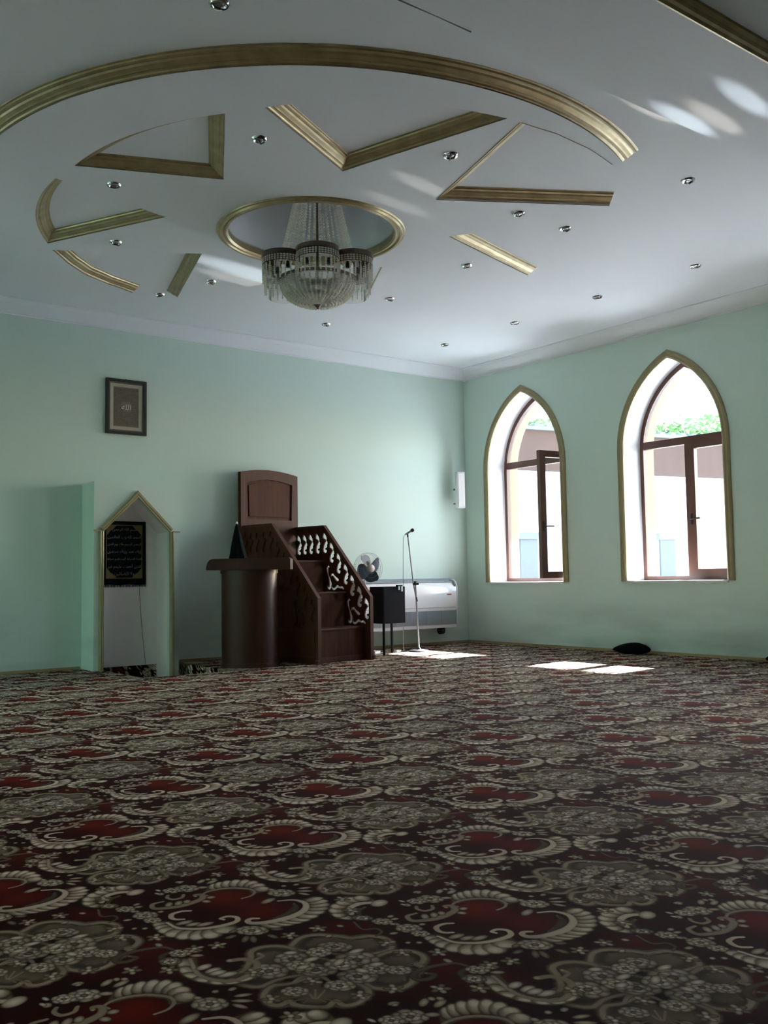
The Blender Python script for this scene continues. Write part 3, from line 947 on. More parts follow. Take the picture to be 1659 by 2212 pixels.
for a in lobes:
    pts = lobe_pts(a, 20)
    vs, fs = [], []
    for p in pts:
        vs += [(p.x, p.y, ZB - .042), (p.x * 1.018, p.y * 1.018, ZB - .042), (p.x * 1.022, p.y * 1.022, ZB), (p.x * .97, p.y * .97, ZB + .003)]
    for i in range(len(pts) - 1):
        for k in range(4):
            fs.append((i * 4 + k, i * 4 + (k + 1) % 4, (i + 1) * 4 + (k + 1) % 4, (i + 1) * 4 + k))
    band = MB().add(vs, fs).build('lobe_band', M['brown_band'], ch)
    net = MB()
    fine = lobe_pts(a, 26)
    for j in range(4):
        z = ZB - .045 - j * .018
        net.tube([(p.x, p.y, z) for p in fine], .0035, 4, caps=False)
    for p in fine[::1]:
        net.tube([(p.x, p.y, ZB - .042), (p.x, p.y, ZB - .105)], .0032, 4, caps=False)
    net.build('bead_net', M['brown_band'], ch, kind='stuff')
    nb = MB()
    for i in range(len(fine) - 1):
        for j in range(3):
            p = (fine[i] + fine[i + 1]) / 2
            bead(nb, (p.x * 1.004, p.y * 1.004, ZB - .054 - j * .018), .0085)
    nb.build('net_beads', M['crystal'], ch, kind='stuff')
    for i, p in enumerate(lobe_pts(a, 15)):
        st = MB()
        n = 8 + (1 if i % 2 else 0)
        for j in range(n):
            bead(st, (p.x, p.y, ZB - .115 - j * .0175), .0105)
        st.build('bead_strand', M['crystal'], ch)
    # hanging cut-glass sheets behind each lobe
    sh = MB()
    q = lobe_pts(a, 8, RL * .80)
    vs = [(p.x, p.y, ZB - .16) for p in q] + [(p.x, p.y, ZB - .30) for p in q]
    sh.add(vs, [(i, i + 1, i + 1 + len(q), i + len(q)) for i in range(len(q) - 1)])
    sh.build('crystal_sheet', M['crystal_sheet'], ch)
# bead column from the well down to the band
for k in range(34):
    a = 2 * PI * k / 34
    st = MB()
    for j in range(34):
        t = j / 33
        r = .155 + .185 * t ** 1.25
        bead(st, (r * math.cos(a), r * math.sin(a), 1.34 - t * (1.34 - ZB - .02)), .0125)
    st.build('bead_strand', M['crystal'], ch)
MB().lathe([(.01, 1.41), (.17, 1.405), (.18, 1.37), (.165, 1.34)], 32).build('ceiling_plate', M['brown_band'], ch, smooth=True)
MB().tube([(0, 0, 1.4), (0, 0, .28)], .012, 10).build('stem', M['brown_band'], ch)
# bowl of strands with its ring, sockets and finial
RB, ZR = .345, .265
MB().lathe([(RB - .01, ZR - .012), (RB + .008, ZR - .014), (RB + .012, ZR + .012), (RB - .008, ZR + .014), (RB - .01, ZR - .012)], 48).build('bowl_ring', M['brown_band'], ch, smooth=True)
for k in range(40):
    a = 2 * PI * k / 40
    st = MB()
    for j in range(16):
        t = (j + .5) / 16
        r = RB * math.cos(t * PI / 2 * .94) ** .8
        bead(st, (r * math.cos(a), r * math.sin(a), ZR - .01 - (ZR - .05) * math.sin(t * PI / 2) ** 1.0), .0135)
    st.build('bead_strand', M['crystal'], ch)
MB().lathe([(RB * math.cos(t) ** .8 * .94 + .001, ZR - .01 - (ZR - .06) * math.sin(t)) for t in np.linspace(0, 1.5, 10)], 40).build('bowl_lining', M['crystal_dim'], ch, smooth=True)
MB().lathe([(.001, -.002), (.012, .008), (.016, .02), (.040, .040), (.044, .055), (.030, .072), (.001, .076)], 20).build('finial', M['brown_band'], ch, smooth=True)
for k in range(12):
    a = math.radians(VIEW + 15 + 30 * k)
    p = Vector((.375 * math.cos(a), .375 * math.sin(a), 0))
    lamp = MB().lathe([(.001, .30), (.018, .30), (.020, .335), (.013, .345), (.012, .36)], 10, Matrix.Translation(p)).build('lamp_socket', M['socket'], ch, smooth=True)
    MB().lathe([(.012, .36), (.016, .38), (.012, .41), (.001, .43)], 10, Matrix.Translation(p)).build('candle_bulb', M['white_matte'], lamp, smooth=True)

# ------------------------------------------------------------------ prayer niche (mihrab) built out from the back wall
NX0, NX1, NY, NZ = -6.095, -5.045, -.40, 2.172
ni = thing('prayer_niche', 'mint prayer niche built out from the back wall, gold trimmed with a gabled white opening', 'niche', ((NX0 + NX1) / 2, NY, 0))
cx = (NX0 + NX1) / 2
hx = (NX1 - NX0) / 2
OX0, OX1 = -5.985 - cx, -5.170 - cx        # clear opening
OZ, OA = 1.600, 2.005
oxm = (OX0 + OX1) / 2 + .005
op = [(OX0, pd), (OX1, pd), (OX1, OZ), (oxm, OA), (OX0, OZ)]
def face(a, b, d): return (a, d, b)
bodyfront = [(-hx, 0), (OX0, 0), (OX0, OZ), (oxm, OA), (OX1, OZ), (OX1, pd), (hx, pd), (hx, NZ), (-hx, NZ)]
MB().prism(bodyfront, [], face, 0, .05).build('front_face', M['mint'], ni)
sd = MB().box(-hx, -hx + .05, .05, .398, 0, NZ).box(hx - .05, hx, .05, .398, pd, NZ).box(-hx + .05, hx - .05, .05, .398, NZ - .05, NZ)
sd.build('casing', M['mint'], ni)
iv = MB()
k3 = [(OX0, 0), (OX0, OZ), (oxm, OA), (OX1, OZ), (OX1, pd)]
iv.add([(a, .0505, b) for a, b in k3] + [(a, .372, b) for a, b in k3], [(i, i + 1, i + 6, i + 5) for i in range(4)])
iv.prism([(OX0, 0), (OX1, 0), (OX1, OZ), (oxm, OA), (OX0, OZ)], [], face, .3715, .38)
iv.build('niche_lining', M['niche'], ni)
def bar(mb, p, q, w, d0, d1, inward=None):
    p, q = Vector(p), Vector(q)
    t = (q - p).normalized(); n = Vector((-t.y, t.x)) * w
    steps = [(0, d0), (0, d1), (.3, d1 - .012), (.42, d1 - .004), (.7, d1 - .012), (1, d1), (1, d0)]
    vs = []
    for c in (p, q):
        for s, d in steps:
            e = c + n * s
            vs.append((e.x, d, e.y))
    m = len(steps)
    mb.add(vs, [(i, i + 1, i + 1 + m, i + m) for i in range(m - 1)] + [tuple(range(m)), tuple(range(m, 2 * m))])
g = MB(); bar(g, (OX0, OZ), (OX0, 0), -.052, 0, -.03); g.build('jamb_moulding', M['gold_band'], ni)
g = MB(); bar(g, (OX1, OZ), (OX1, pd), .052, 0, -.03); g.build('jamb_moulding', M['gold_band'], ni)
for sgn, ox in ((-1, OX0), (1, OX1)):
    dv_ = (Vector((oxm, OA)) - Vector((ox, OZ)))
    nv = Vector((-dv_.y, dv_.x)).normalized() * (.054 if sgn < 0 else -.054)
    k_ = .054 / abs(math.sin(math.atan2(abs(dv_.x), abs(dv_.y))))
    gm = MB()
    for f0, f1, d1 in ((0, .28, -.034), (.28, .46, -.026), (.46, .80, -.036), (.80, 1, -.028)):
        e = lambda f: (Vector((ox, OZ)) + nv * f, Vector((oxm, OA + k_ * f)))
        (p0, p1_), (q0, q1_) = e(f0), e(f1)
        gm.prism([tuple(p0), tuple(p1_), tuple(q1_), tuple(q0)], [], face, d1, 0)
    gm.build('gable_moulding', M['gold_band'], ni)
g = MB(); g.box(-hx - .004, OX0 - .045, -.03, 0, OZ - .004, OZ + .012); g.build('shoulder_moulding', M['gold_band'], ni)
g = MB(); g.box(OX1 + .045, hx + .004, -.03, 0, OZ - .004, OZ + .012); g.build('shoulder_moulding', M['gold_band'], ni)

# tapestry with seven lines of script, hung on the back of the niche
TX0, TX1, TZ0, TZ1, TY = -5.872, -5.318, .975, 1.742, -.045
tp = thing('script_tapestry', 'black velvet tapestry with seven lines of silver script and gold border in the niche', 'tapestry', ((TX0 + TX1) / 2, TY, TZ0))
tw, th_ = (TX1 - TX0) / 2, TZ1 - TZ0
cl = MB()
n = 14
vs, fs = [], []
for j in range(n + 1):
    for i in range(n + 1):
        u, v = i / n * 2 - 1, j / n
        vs.append((u * tw * (1 + .015 * (1 - v)), -.004 * math.sin(u * 5 + v * 2) * (1 - v) - .003, v * th_ + .006 * math.sin(u * 7) * (1 - v)))
for j in range(n):
    for i in range(n):
        a = j * (n + 1) + i
        fs.append((a, a + 1, a + n + 2, a + n + 1))
k0 = len(vs)
vs += [(x, y + .010, z) for x, y, z in vs]
fs += [tuple(i + k0 for i in reversed(f)) for f in fs]
cl.add(vs, fs).build('velvet_panel', M['tapestry'], tp)
fr = lambda a, b, d: (a, -.014 - d, b)
bd = MB()
bx, bz0, bz1 = tw - .05, .075, th_ - .045
ring = lambda m: [(-bx + m, bz0 + m), (bx - m, bz0 + m), (bx - m, bz1 - m), (-bx + m, bz1 - m)]
bd.prism(ring(0), [ring(.009)], fr, 0, .002)
bd.build('gold_border', M['gold_thread'], tp)
for sx in (-1, 1):
    for z, sz in ((bz0, 1), (bz1, -1)):
        c = MB()
        c.prism([(sx * (bx - .008), z + sz * .008), (sx * (bx - .008), z + sz * .125), (sx * (bx - .03), z + sz * .105), (sx * (bx - .05), z + sz * .075), (sx * (bx - .085), z + sz * .055), (sx * (bx - .105), z + sz * .03), (sx * (bx - .13), z + sz * .008)], [], fr, 0, .002)
        c.build('corner_ornament', M['gold_thread'], tp)
LINES = ['\ufee6\ufee4\ufea3\ufeae\ufedf\ufe8d \ufeea\ufee0\ufedf\ufe8d \ufee2\ufeb4\ufe91',
         '\ufee6\ufef4\ufee4\ufedf\ufe8e\ufecc\ufedf\ufe8d \ufe8f\ufead \ufeea\ufee0\ufedf \ufeaa\ufee4\ufea4\ufedf\ufe8d',
         '\ufee6\ufef3\ufeaa\ufedf\ufe8d \ufee1\ufeee\ufef3 \ufeda\ufee0\ufee3 \ufee2\ufef4\ufea3\ufeae\ufedf\ufe8d \ufee6\ufee4\ufea3\ufeae\ufedf\ufe8d',
         '\ufee6\ufef4\ufecc\ufe98\ufeb4\ufee7 \ufed9\ufe8e\ufef3\ufe87\ufeed \ufeaa\ufe92\ufecc\ufee7 \ufed9\ufe8e\ufef3\ufe87',
         '\ufec1\ufe8d\ufeae\ufebb \ufee2\ufef4\ufed8\ufe98\ufeb4\ufee4\ufedf\ufe8d \ufec1\ufe8d\ufeae\ufebc\ufedf\ufe8d \ufe8e\ufee7\ufeaa\ufeeb\ufe8d',
         '\ufeae\ufef4\ufecf \ufee2\ufeec\ufef4\ufee0\ufecb \ufe96\ufee4\ufecc\ufee7\ufe83 \ufee6\ufef3\ufeac\ufedf\ufe8d',
         '\ufee6\ufef4\ufedf\ufe8e\ufec0\ufedf\ufe8d \ufefb\ufeed']
for i, s in enumerate(LINES):
    wd = (.30, .42, .42, .42, .43, .42, .25)[i]
    text_mb(s, .068, fr, .003, (0, bz1 - .062 - i * .0885), wd).build('script_line', M['silver_thread'], tp)
ts = MB()
for i in range(30):
    x = -tw * 1.0 + 2 * tw * (i + .5) / 30
    ts.tube([(x, -.006, .008 + .006 * math.sin(x / tw * 7)), (x + .004, -.008, -.028)], .006, 5, r2=.004)
ts.build('fringe', M['tapestry'], tp, kind='stuff')
tag(MB().tube([(-5.40, -.048, .94), (-5.385, -.045, .7), (-5.36, -.044, .4), (-5.325, -.043, .1), (-5.32, -.045, .004)], .0035, 6).build('power_cable', M['cable']),
    'thin grey cord running down the white niche wall below the tapestry', 'cord')

# ------------------------------------------------------------------ framed print above the niche
pc = thing('framed_print', 'black framed page of fine script with a white centre word, above the niche', 'picture', (-5.560, 0, 2.808))
pw, ph = .257, .676
fa = lambda a, b, d: (a, -d, b)
rect = lambda m: [(-pw + m, m), (pw - m, m), (pw - m, ph - m), (-pw + m, ph - m)]
MB().prism(rect(0), [rect(.034)], fa, 0, .035).build('frame', M['frame_black'], pc)
MB().prism(rect(.033), [rect(.052)], fa, .002, .024).build('inner_frame', M['frame_inner'], pc)
MB().prism(rect(.05), [rect(.095)], fa, .002, .014).build('mat_board', M['paper'], pc)
MB().prism(rect(.093), [], fa, .002, .010).build('printed_page', M['print'], pc)
tx = MB()
for i in range(30):
    z = .115 + i * (ph - .23) / 29
    x = -pw + .105
    while x < pw - .11:
        w = random.uniform(.008, .028)
        if abs(x) < .062 and abs(z - ph * .5) < .055:
            x += w; continue
        tx.box(x, min(x + w, pw - .102), -.0115, -.0095, z - .0035, z + random.uniform(.001, .006))
        x += w + .006
tx.build('text_rows', M['ink'], pc, kind='stuff')
text_mb('\ufeea\ufee0\ufedf\ufe8d', .13, lambda a, b, d: (a, -.0125 - d, b), .001, (.0, ph * .5), .115).build('white_word', M['white_ink'], pc)
MB().tube([(0, -.006, ph), (0, -.008, ph + .016)], .005, 6).build('hanging_hook', M['cable'], pc)

# ------------------------------------------------------------------ minbar (stepped pulpit)
MO = Vector((-3.385, -1.544, 0))
MROT = math.atan2(.154, .988)
mi = thing('minbar', 'dark wooden stepped pulpit with pierced side panels and a tall arched backrest', 'pulpit', MO, MROT)
MW, ML = .456, 1.43
FLAME = [(-.35, 1.0), (-.5, .85), (-.45, .75), (-.1, .70), (.08, .60), (-.15, .50), (-.35, .38), (-.46, .22), (-.40, .08), (-.1, 0), (.22, .02), (.34, .10), (.26, .165), (.05, .17), (.0, .24), (.25, .26),
         (.42, .33), (.34, .40), (.5, .46), (.45, .56), (.3, .61), (.34, .73), (.2, .84), (0, .93), (-.2, 1.0)]
def flame(yc, z0, w=.098, h=.268): return [(yc - a * w, z0 + b * h) for a, b in FLAME]
def ribbon(pts, ws):
    """Closed outline of a tapering scroll stroke."""
    P = [Vector(p) for p in pts]
    L, Rr = [], []
    for i, p in enumerate(P):
        d = (P[min(i + 1, len(P) - 1)] - P[max(i - 1, 0)]).normalized()
        n = Vector((-d.y, d.x)) * ws[i] * .66
        L.append((p + n)); Rr.append((p - n))
    return [(v.x, v.y) for v in L + Rr[::-1]]
def scrolls(dy, dz):
    o = lambda pts: [(y + dy, z + dz) for y, z in pts]
    return [ribbon(o([(.765, 1.155), (.785, 1.178), (.806, 1.150), (.800, 1.10), (.780, 1.05), (.762, 1.00), (.748, .95), (.752, .905), (.772, .882), (.796, .890), (.800, .918)]), [.012, .022, .024, .016, .012, .02, .034, .036, .03, .022, .012]),
            ribbon(o([(.742, 1.035), (.728, 1.062), (.700, 1.062), (.672, 1.035), (.645, 1.012), (.612, .992), (.590, .992)]), [.012, .022, .026, .022, .030, .034, .012]),
            ribbon(o([(.702, .938), (.722, .915), (.716, .885), (.688, .872), (.660, .884), (.635, .905), (.605, .908), (.575, .892), (.548, .900), (.520, .890), (.490, .872)]), [.010, .018, .024, .026, .024, .030, .024, .018, .022, .026, .008])]
HOLES = [flame(y, z) for y, z in ((1.362, 1.334), (1.246, 1.337), (1.122, 1.338), (.987, 1.341), (.843, 1.346), (.717, 1.215), (.586, 1.071), (.455, .929), (.335, .784), (.204, .642), (.080, .493))]
HOLES += scrolls(0, 0) + scrolls(-.385, -.432)
SIDE = [(0, 0), (0, .775), (.85, 1.705), (ML, 1.705), (ML, 0)]
for sx in (-1, 1):
    x0, x1 = (sx * MW, sx * (MW - .018))
    pn = MB().prism(SIDE, HOLES, lambda a, b, d: (d, a, b), x0, x1).build('side_panel', M['wood'], mi)
    if sx < 0:
        MB().prism(SIDE, [], lambda a, b, d: (d, a, b), x1, x1 + .012).build('panel_lining', M['wood'], mi)
    # capping rail along the slope and the level top
    rl = MB()
    path = [(-.008, .0), (-.008, .782), (.846, 1.714), (ML, 1.714)]
    w = .03
    vs, fs = [], []
    for i, (y, z) in enumerate(path):
        d1 = Vector((path[min(i + 1, 3)][0] - path[max(i - 1, 0)][0], path[min(i + 1, 3)][1] - path[max(i - 1, 0)][1])).normalized()
        nn = Vector((-d1.y, d1.x)) * .030
        xa, xb = sx * (MW + .008), sx * (MW - .044)
        vs += [(xa, y, z), (xb, y, z), (xb, y + nn.x * -1 if False else y - nn.x, z - nn.y), (xa, y - nn.x, z - nn.y)]
    for i in range(3):
        for k in range(4):
            fs.append((i * 4 + k, i * 4 + (k + 1) % 4, (i + 1) * 4 + (k + 1) % 4, (i + 1) * 4 + k))
    fs += [(0, 1, 2, 3), (12, 13, 14, 15)]
    rl.add(vs, fs).build('capping_rail', M['wood2'], mi)
    MB().box(sx * MW - (.012 if sx > 0 else .028), sx * MW + (.028 if sx > 0 else .012), -.02, .03, 0, .05, bev=.006).build('foot_block', M['wood2'], mi)
    if sx < 0:
        # raised mouldings on the outer face toward the lectern
        fm = MB()
        def strip(p, q, wd=.022):
            p, q = Vector(p), Vector(q)
            t = (q - p).normalized(); nn = Vector((-t.y, t.x)) * wd * .5
            c = [p + nn, p - nn, q - nn, q + nn]
            fm.prism([(v.x, v.y) for v in c], [], lambda a, b, d: (-MW - d, a, b), 0, .008)
        strip((.07, .39), (ML - .04, .39)); strip((.07, .08), (ML - .04, .08)); strip((.07, .08), (.07, .39)); strip((ML - .04, .08), (ML - .04, 1.25)); strip((.86, 1.27), (ML - .04, 1.27))
        fm.build('panel_moulding', M['wood2'], mi)
YS, ZS = (.125, .460, .850), (.410, .845, 1.252)
for k in range(3):
    z0 = 0 if k == 0 else ZS[k - 1]
    y1 = YS[k + 1] if k < 2 else ML
    MB().box(-MW + .036, MW - .036, YS[k], YS[k] + .025, z0, ZS[k] - .025).build('riser', M['wood'], mi)
    MB().box(-MW + .036, MW - .036, YS[k] - .022, y1 + .02 if k < 2 else ML, ZS[k] - .025, ZS[k], bev=.006).build('tread', M['wood2'], mi)
MB().box(-MW + .036, MW - .036, YS[0] - .012, YS[0], 0, .06, bev=.004).build('plinth', M['wood2'], mi)
# backrest with arched head
BX0, BX1, BY = -.505, .468, ML + .006
def arc_top(m):
    pts = []
    for i in range(17):
        t = i / 16
        x = BX0 + m + (BX1 - BX0 - 2 * m) * t
        z = 2.412 - m + .052 * math.sin(PI * t) ** .9 if 0 < i < 16 else 2.412 - m
        pts.append((x, z))
    return pts
outer = [(BX1, 0.0), ] + arc_top(0)[::-1] + [(BX0, 0.0)]
MB().prism(outer, [], lambda a, b, d: (a, BY + d, b), .0, .035).build('backrest', M['wood'], mi)
fo = [(BX1 - .004, 1.25)] + [(x, z) for x, z in arc_top(.004)[::-1]] + [(BX0 + .004, 1.25)]
fi = [(BX1 - .115, 1.80)] + [(x, z - .03) for x, z in arc_top(.10)[::-1]] + [(BX0 + .115, 1.80)]
MB().prism(fo, [fi], lambda a, b, d: (a, BY + d, b), -.02, .0).build('backrest_frame', M['wood2'], mi)
fi2 = [(BX1 - .15, 1.84)] + [(x, z - .03) for x, z in arc_top(.14)[::-1]] + [(BX0 + .15, 1.84)]
MB().prism(fi2, [], lambda a, b, d: (a, BY + d, b), -.012, .0).build('raised_panel', M['wood'], mi)

# ------------------------------------------------------------------ lectern beside it
LROT = math.atan2(-.602, .798)
lc = thing('lectern', 'dark polished lectern with bowed front and thick overhanging top, left of the stepped pulpit', 'lectern', (-4.64, -1.40, 0), LROT)
tp_ = [(-.488, 1.128)] + [(-.488 + .03 * t, 1.128 + (.125) * math.sin(t * PI / 2) ** .9) for t in (.25, .5, .75, 1.0)]
tp_ = [(-.490, 1.128), (-.486, 1.17), (-.472, 1.215), (-.450, 1.244), (-.415, 1.256), (.465, 1.262), (.482, 1.245), (.482, 1.128)]
MB().prism(tp_, [], lambda a, b, d: (a, d, b), -.02, .30).build('lectern_top', M['podium'], lc)
nb = 24
bw, bdp = .325, .30
arcp = [(-.032 + -bw * math.cos(PI * k / nb), .30 - bdp * math.sin(PI * k / nb) ** .72) for k in range(nb + 1)]
MB().prism(arcp, [], lambda a, b, d: (a, b, d), .0, 1.128).build('bowed_body', M['podium'], lc, smooth=True)
arcq = [(-.032 + -(bw + .012) * math.cos(PI * k / nb), .30 - (bdp + .012) * math.sin(PI * k / nb) ** .72) for k in range(nb + 1)]
MB().prism(arcq, [], lambda a, b, d: (a, b, d), 1.085, 1.127).build('neck_moulding', M['podium'], lc, smooth=True)
MB().prism(arcq, [], lambda a, b, d: (a, b, d), 0, .05).build('plinth', M['podium'], lc, smooth=True)

cone = thing('cloth_cone', 'tall black cloth cone with a small white tip, standing on the lectern top', 'cloth', (-4.67, -1.20, 1.262), LROT)
vs, fs = [], []
nr, na = 9, 28
for j in range(nr + 1):
    t = j / nr
    r = .010 + .092 * (1 - t) ** .85
    for k in range(na):
        a = 2 * PI * k / na
        rr = r * (1 + .12 * math.sin(7 * a + 3 * t) * (1 - t))
        vs.append((rr * math.cos(a) - .012 * t, rr * math.sin(a), .405 * t))
for j in range(nr):
    for k in range(na):
        fs.append((j * na + k, j * na + (k + 1) % na, (j + 1) * na + (k + 1) % na, (j + 1) * na + k))
fs.append(tuple(range(na)))
MB().add(vs, fs).build('draped_cloth', M['cloth_black'], cone, smooth=True)
MB().lathe([(.001, .395), (.010, .402), (.013, .415), (.009, .428), (.001, .432)], 12, Matrix.Translation((-.012, 0, 0))).build('tip', M['white_matte'], cone, smooth=True)

# ------------------------------------------------------------------ fan behind the pulpit
fn_ = thing('pedestal_fan', 'pedestal fan with dark blue blades and pale hub, standing behind the pulpit rail', 'fan', (-2.357, -.52, 0), math.radians(2))
FZ, FR = 1.141, .215
rotf = Matrix.Translation((0, -.08, FZ)) @ Matrix.Rotation(PI / 2, 4, 'X')     # local z points to -y
MB().lathe([(.001, .0), (.20, .0), (.205, .018), (.06, .035), (.03, .06), (.022, .10)], 28).build('base', M['white_matte'], fn_, smooth=True)
MB().tube([(0, 0, .08), (0, 0, FZ - .05)], .014, 12).build('pole', M['white_matte'], fn_)
MB().lathe([(.001, -.17), (.045, -.165), (.062, -.13), (.066, -.06), (.05, -.03)], 20, rotf).build('motor_housing', M['fan_grey'], fn_, smooth=True)
cg = MB()
for s, zz in ((1.0, .0), (.985, .045), (.985, -.045)):
    cg.tube([rotf @ Vector((FR * s * math.cos(2 * PI * k / 48), FR * s * math.sin(2 * PI * k / 48), zz)) for k in range(49)], .0026, 5, caps=False)
for r_, zz in ((.07, .075), (.13, .068)):
    cg.tube([rotf @ Vector((r_ * math.cos(2 * PI * k / 36), r_ * math.sin(2 * PI * k / 36), zz)) for k in range(37)], .0012, 4, caps=False)
for k in range(48):
    a = 2 * PI * k / 48
    c, s = math.cos(a), math.sin(a)
    cg.tube([rotf @ Vector((r * c, r * s, z)) for r, z in ((.05, .078), (.13, .068), (FR * .985, .045), (FR, 0), (FR * .985, -.045), (.13, -.06), (.05, -.06))], .0008, 3, caps=False)
cg.build('cage', M['wire'], fn_, kind='stuff')
for k in range(4):
    a0 = math.radians(12 + 90 * k)
    vs = []
    nn = 9
    rim = []
    for i in range(nn + 1):
        t = i / nn
        r = .035 + .158 * t
        wl_ = .036 + .066 * math.sin(PI * min(1, t * .62 + .18)) * (1 if t < .85 else (1 - (t - .85) / .15 * .65))
        tw_ = math.radians(30 - 16 * t)
        for s in (-1, 1):
            q = Vector((r, s * wl_ * math.cos(tw_) + .05 * t * t, s * wl_ * math.sin(tw_) + .01))
            rim.append(rotf @ (Matrix.Rotation(a0, 4, 'Z') @ q))
    fs = [(2 * i, 2 * i + 1, 2 * i + 3, 2 * i + 2) for i in range(nn)]
    off = rotf.to_3x3() @ Vector((0, 0, .004))
    n0 = len(rim)
    vs = rim + [p + off for p in rim]
    edge = [2 * i for i in range(nn + 1)] + [2 * i + 1 for i in range(nn, -1, -1)]
    fs += [tuple(i + n0 for i in reversed(f)) for f in fs]
    fs += [(edge[i], edge[(i + 1) % len(edge)], edge[(i + 1) % len(edge)] + n0, edge[i] + n0) for i in range(len(edge))]
    MB().add(vs, fs).build('blade', M['blade'], fn_, smooth=True)
MB().lathe([(.001, .092), (.030, .090), (.050, .080), (.056, .062), (.04, .05)], 24, rotf).build('hub_cap', M['fan_pink'], fn_, smooth=True)

# ------------------------------------------------------------------ air conditioner on the back wall
AX0, AX1 = -2.22, -.43
ac = thing('air_conditioner', 'white floor-ceiling air conditioner with grey lower grille, hung low on the back wall', 'air conditioner', ((AX0 + AX1) / 2, 0, .25))
ax = (AX1 - AX0) / 2
prof = [(0, .0), (0, .722), (-.10, .726), (-.165, .716), (-.215, .675), (-.24, .60), (-.246, .47), (-.248, .30), (-.236, .268), (-.232, .05), (-.20, .0)]
MB().prism(prof, [], lambda a, b, d: (d, a, b), -ax + .02, ax - .02).build('body', M['white_plastic'], ac, smooth=True)
for s in (-1, 1):
    pe = [(y * 1.03 if y < -.1 else y, z if z < .1 else z + .006) for y, z in prof]
    MB().prism(pe, [], lambda a, b, d: (d, a, b), s * (ax - .022), s * ax).build('end_cap', M['white_matte'], ac, smooth=True)
MB().box(-ax + .05, ax - .05, -.252, -.243, .305, .311).build('panel_seam', M['grille'], ac)
gr = MB()
gr.box(-ax + .04, ax - .04, -.241, -.236, .055, .262)
for k in range(16):
    z = .062 + k * .0125
    gr.box(-ax + .04, ax - .04, -.249, -.240, z, z + .006)
for k in range(7):
    x = -ax + .04 + (2 * ax - .08) * k / 6
    gr.box(x - .006, x + .006, -.250, -.238, .055, .262)
gr.build('intake_grille', M['grille'], ac, kind='stuff')
MB().box(-ax + .03, ax - .03, -.238, -.20, .004, .045, bev=.005).build('lower_lip', M['white_matte'], ac)
ov = MB()
mt = Matrix.Translation((0, -.185, .708)) @ Matrix.Rotation(math.radians(38), 4, 'X')
for k in range(3):
    ov.box(-ax + .05, ax - .05, -.045 + k * .032, -.022 + k * .032, .0, .010, mt)
ov.build('outlet_louvre', M['grille'], ac)
MB().tube([(ax - .12, -.19, .715), (ax - .07, -.225, .69), (ax - .045, -.245, .62)], .012, 8).build('end_clip', M['cable'], ac)
MB().lathe([(.001, 0), (.045, 0), (.045, .004), (.001, .005)], 20, Matrix.Translation((ax - .17, -.246, .50)) @ Matrix.Diagonal((1.1, 1, .25, 1)) @ Matrix.Rotation(PI / 2, 4, 'X')).build('badge', M['badge'], ac)
MB().lathe([(.001, -.03), (.06, -.03), (.06, .03), (.001, .03)], 20, Matrix.Translation((ax - .22, -.10, -.04)) @ Matrix.Rotation(PI / 2, 4, 'Y')).build('pipe_stub', M['black'], ac, smooth=True)

# ------------------------------------------------------------------ dark cabinet on slim posts with a clip on its rim
cb = thing('black_cabinet', 'black box cabinet on slim dark posts beside the pulpit rail', 'cabinet', (-2.315, -.97, 0))
MB().box(-.184, .184, -.15, .15, .410, .892, bev=.006).build('box', M['slate'], cb)
MB().box(-.172, .172, -.156, -.149, .43, .872, bev=.002).build('front_cloth', M['slate'], cb)
for x, y in ((-.168, -.135), (-.168, .135), (.168, .135)):
    MB().tube([(x, y, .0), (x, y, .412)], .018, 10).build('post', M['slate'], cb)
kp = thing('cable_clip', 'small black clip with two pale tags hooked over the rim of the black cabinet', 'clip', (-2.23, -1.128, .892))
MB().box(-.035, .045, -.012, .035, .0, .022, bev=.004).build('clip_body', M['black'], kp)
MB().box(-.030, -.004, -.018, -.010, -.045, .004, bev=.002).build('pale_tag', M['tag_blue'], kp)
MB().box(.018, .044, -.018, -.010, -.065, .004, bev=.002).build('pale_tag', M['tag_blue'], kp)

# ------------------------------------------------------------------ microphone on a boom stand
ms = thing('microphone_stand', 'black boom microphone stand with round base in front of the air conditioner', 'mic stand', (-1.746, -.916, 0))
rel = lambda x, y, z: (x + 1.746, y + .916, z)
MB().lathe([(.001, 0), (.135, 0), (.14, .008), (.13, .016), (.03, .03), (.02, .05)], 32).build('base', M['black'], ms, smooth=True)
MB().tube([(0, 0, .02), (-.012, .01, .5), rel(-1.772, -.896, .94)], .0115, 10).build('pole', M['cable'], ms)
MB().tube([rel(-1.760, -.905, .69), rel(-1.793, -.880, .917), rel(-1.845, -.841, 1.575)], .0085, 8).build('boom', M['cable'], ms)
cw = MB().tube([rel(-1.772, -.896, .90), rel(-1.772, -.896, .955)], .020, 10)
cw.tube([rel(-1.80, -.876, .918), rel(-1.735, -.925, .918)], .016, 10)
cw.build('clutch', M['black'], ms)
MB().tube([rel(-1.757, -.908, .68), rel(-1.765, -.902, .74)], .013, 8).build('counterweight', M['black'], ms)
MB().tube([rel(-1.845, -.841, 1.565), rel(-1.847, -.840, 1.598), rel(-1.852, -.838, 1.612)], .012, 8).build('clip_joint', M['black'], ms)
mc = thing('microphone', 'handheld microphone with mesh head clipped to the top of the boom stand', 'microphone', (-1.875, -.818, 1.600))
dv = Vector((-1.776 + 1.875, -.893 + .818, 1.672 - 1.600))
mq = dv.to_track_quat('Z', 'Y').to_matrix().to_4x4()
LM = dv.length
MB().lathe([(.001, 0), (.010, .0), (.012, .01), (.014, LM * .62), (.017, LM * .66)], 16, mq).build('handle', M['cable'], mc, smooth=True)
MB().lathe([(.017, LM * .66), (.025, LM * .72), (.026, LM * .86), (.018, LM * .97), (.001, LM)], 16, mq).build('mesh_head', M['black'], mc, smooth=True)
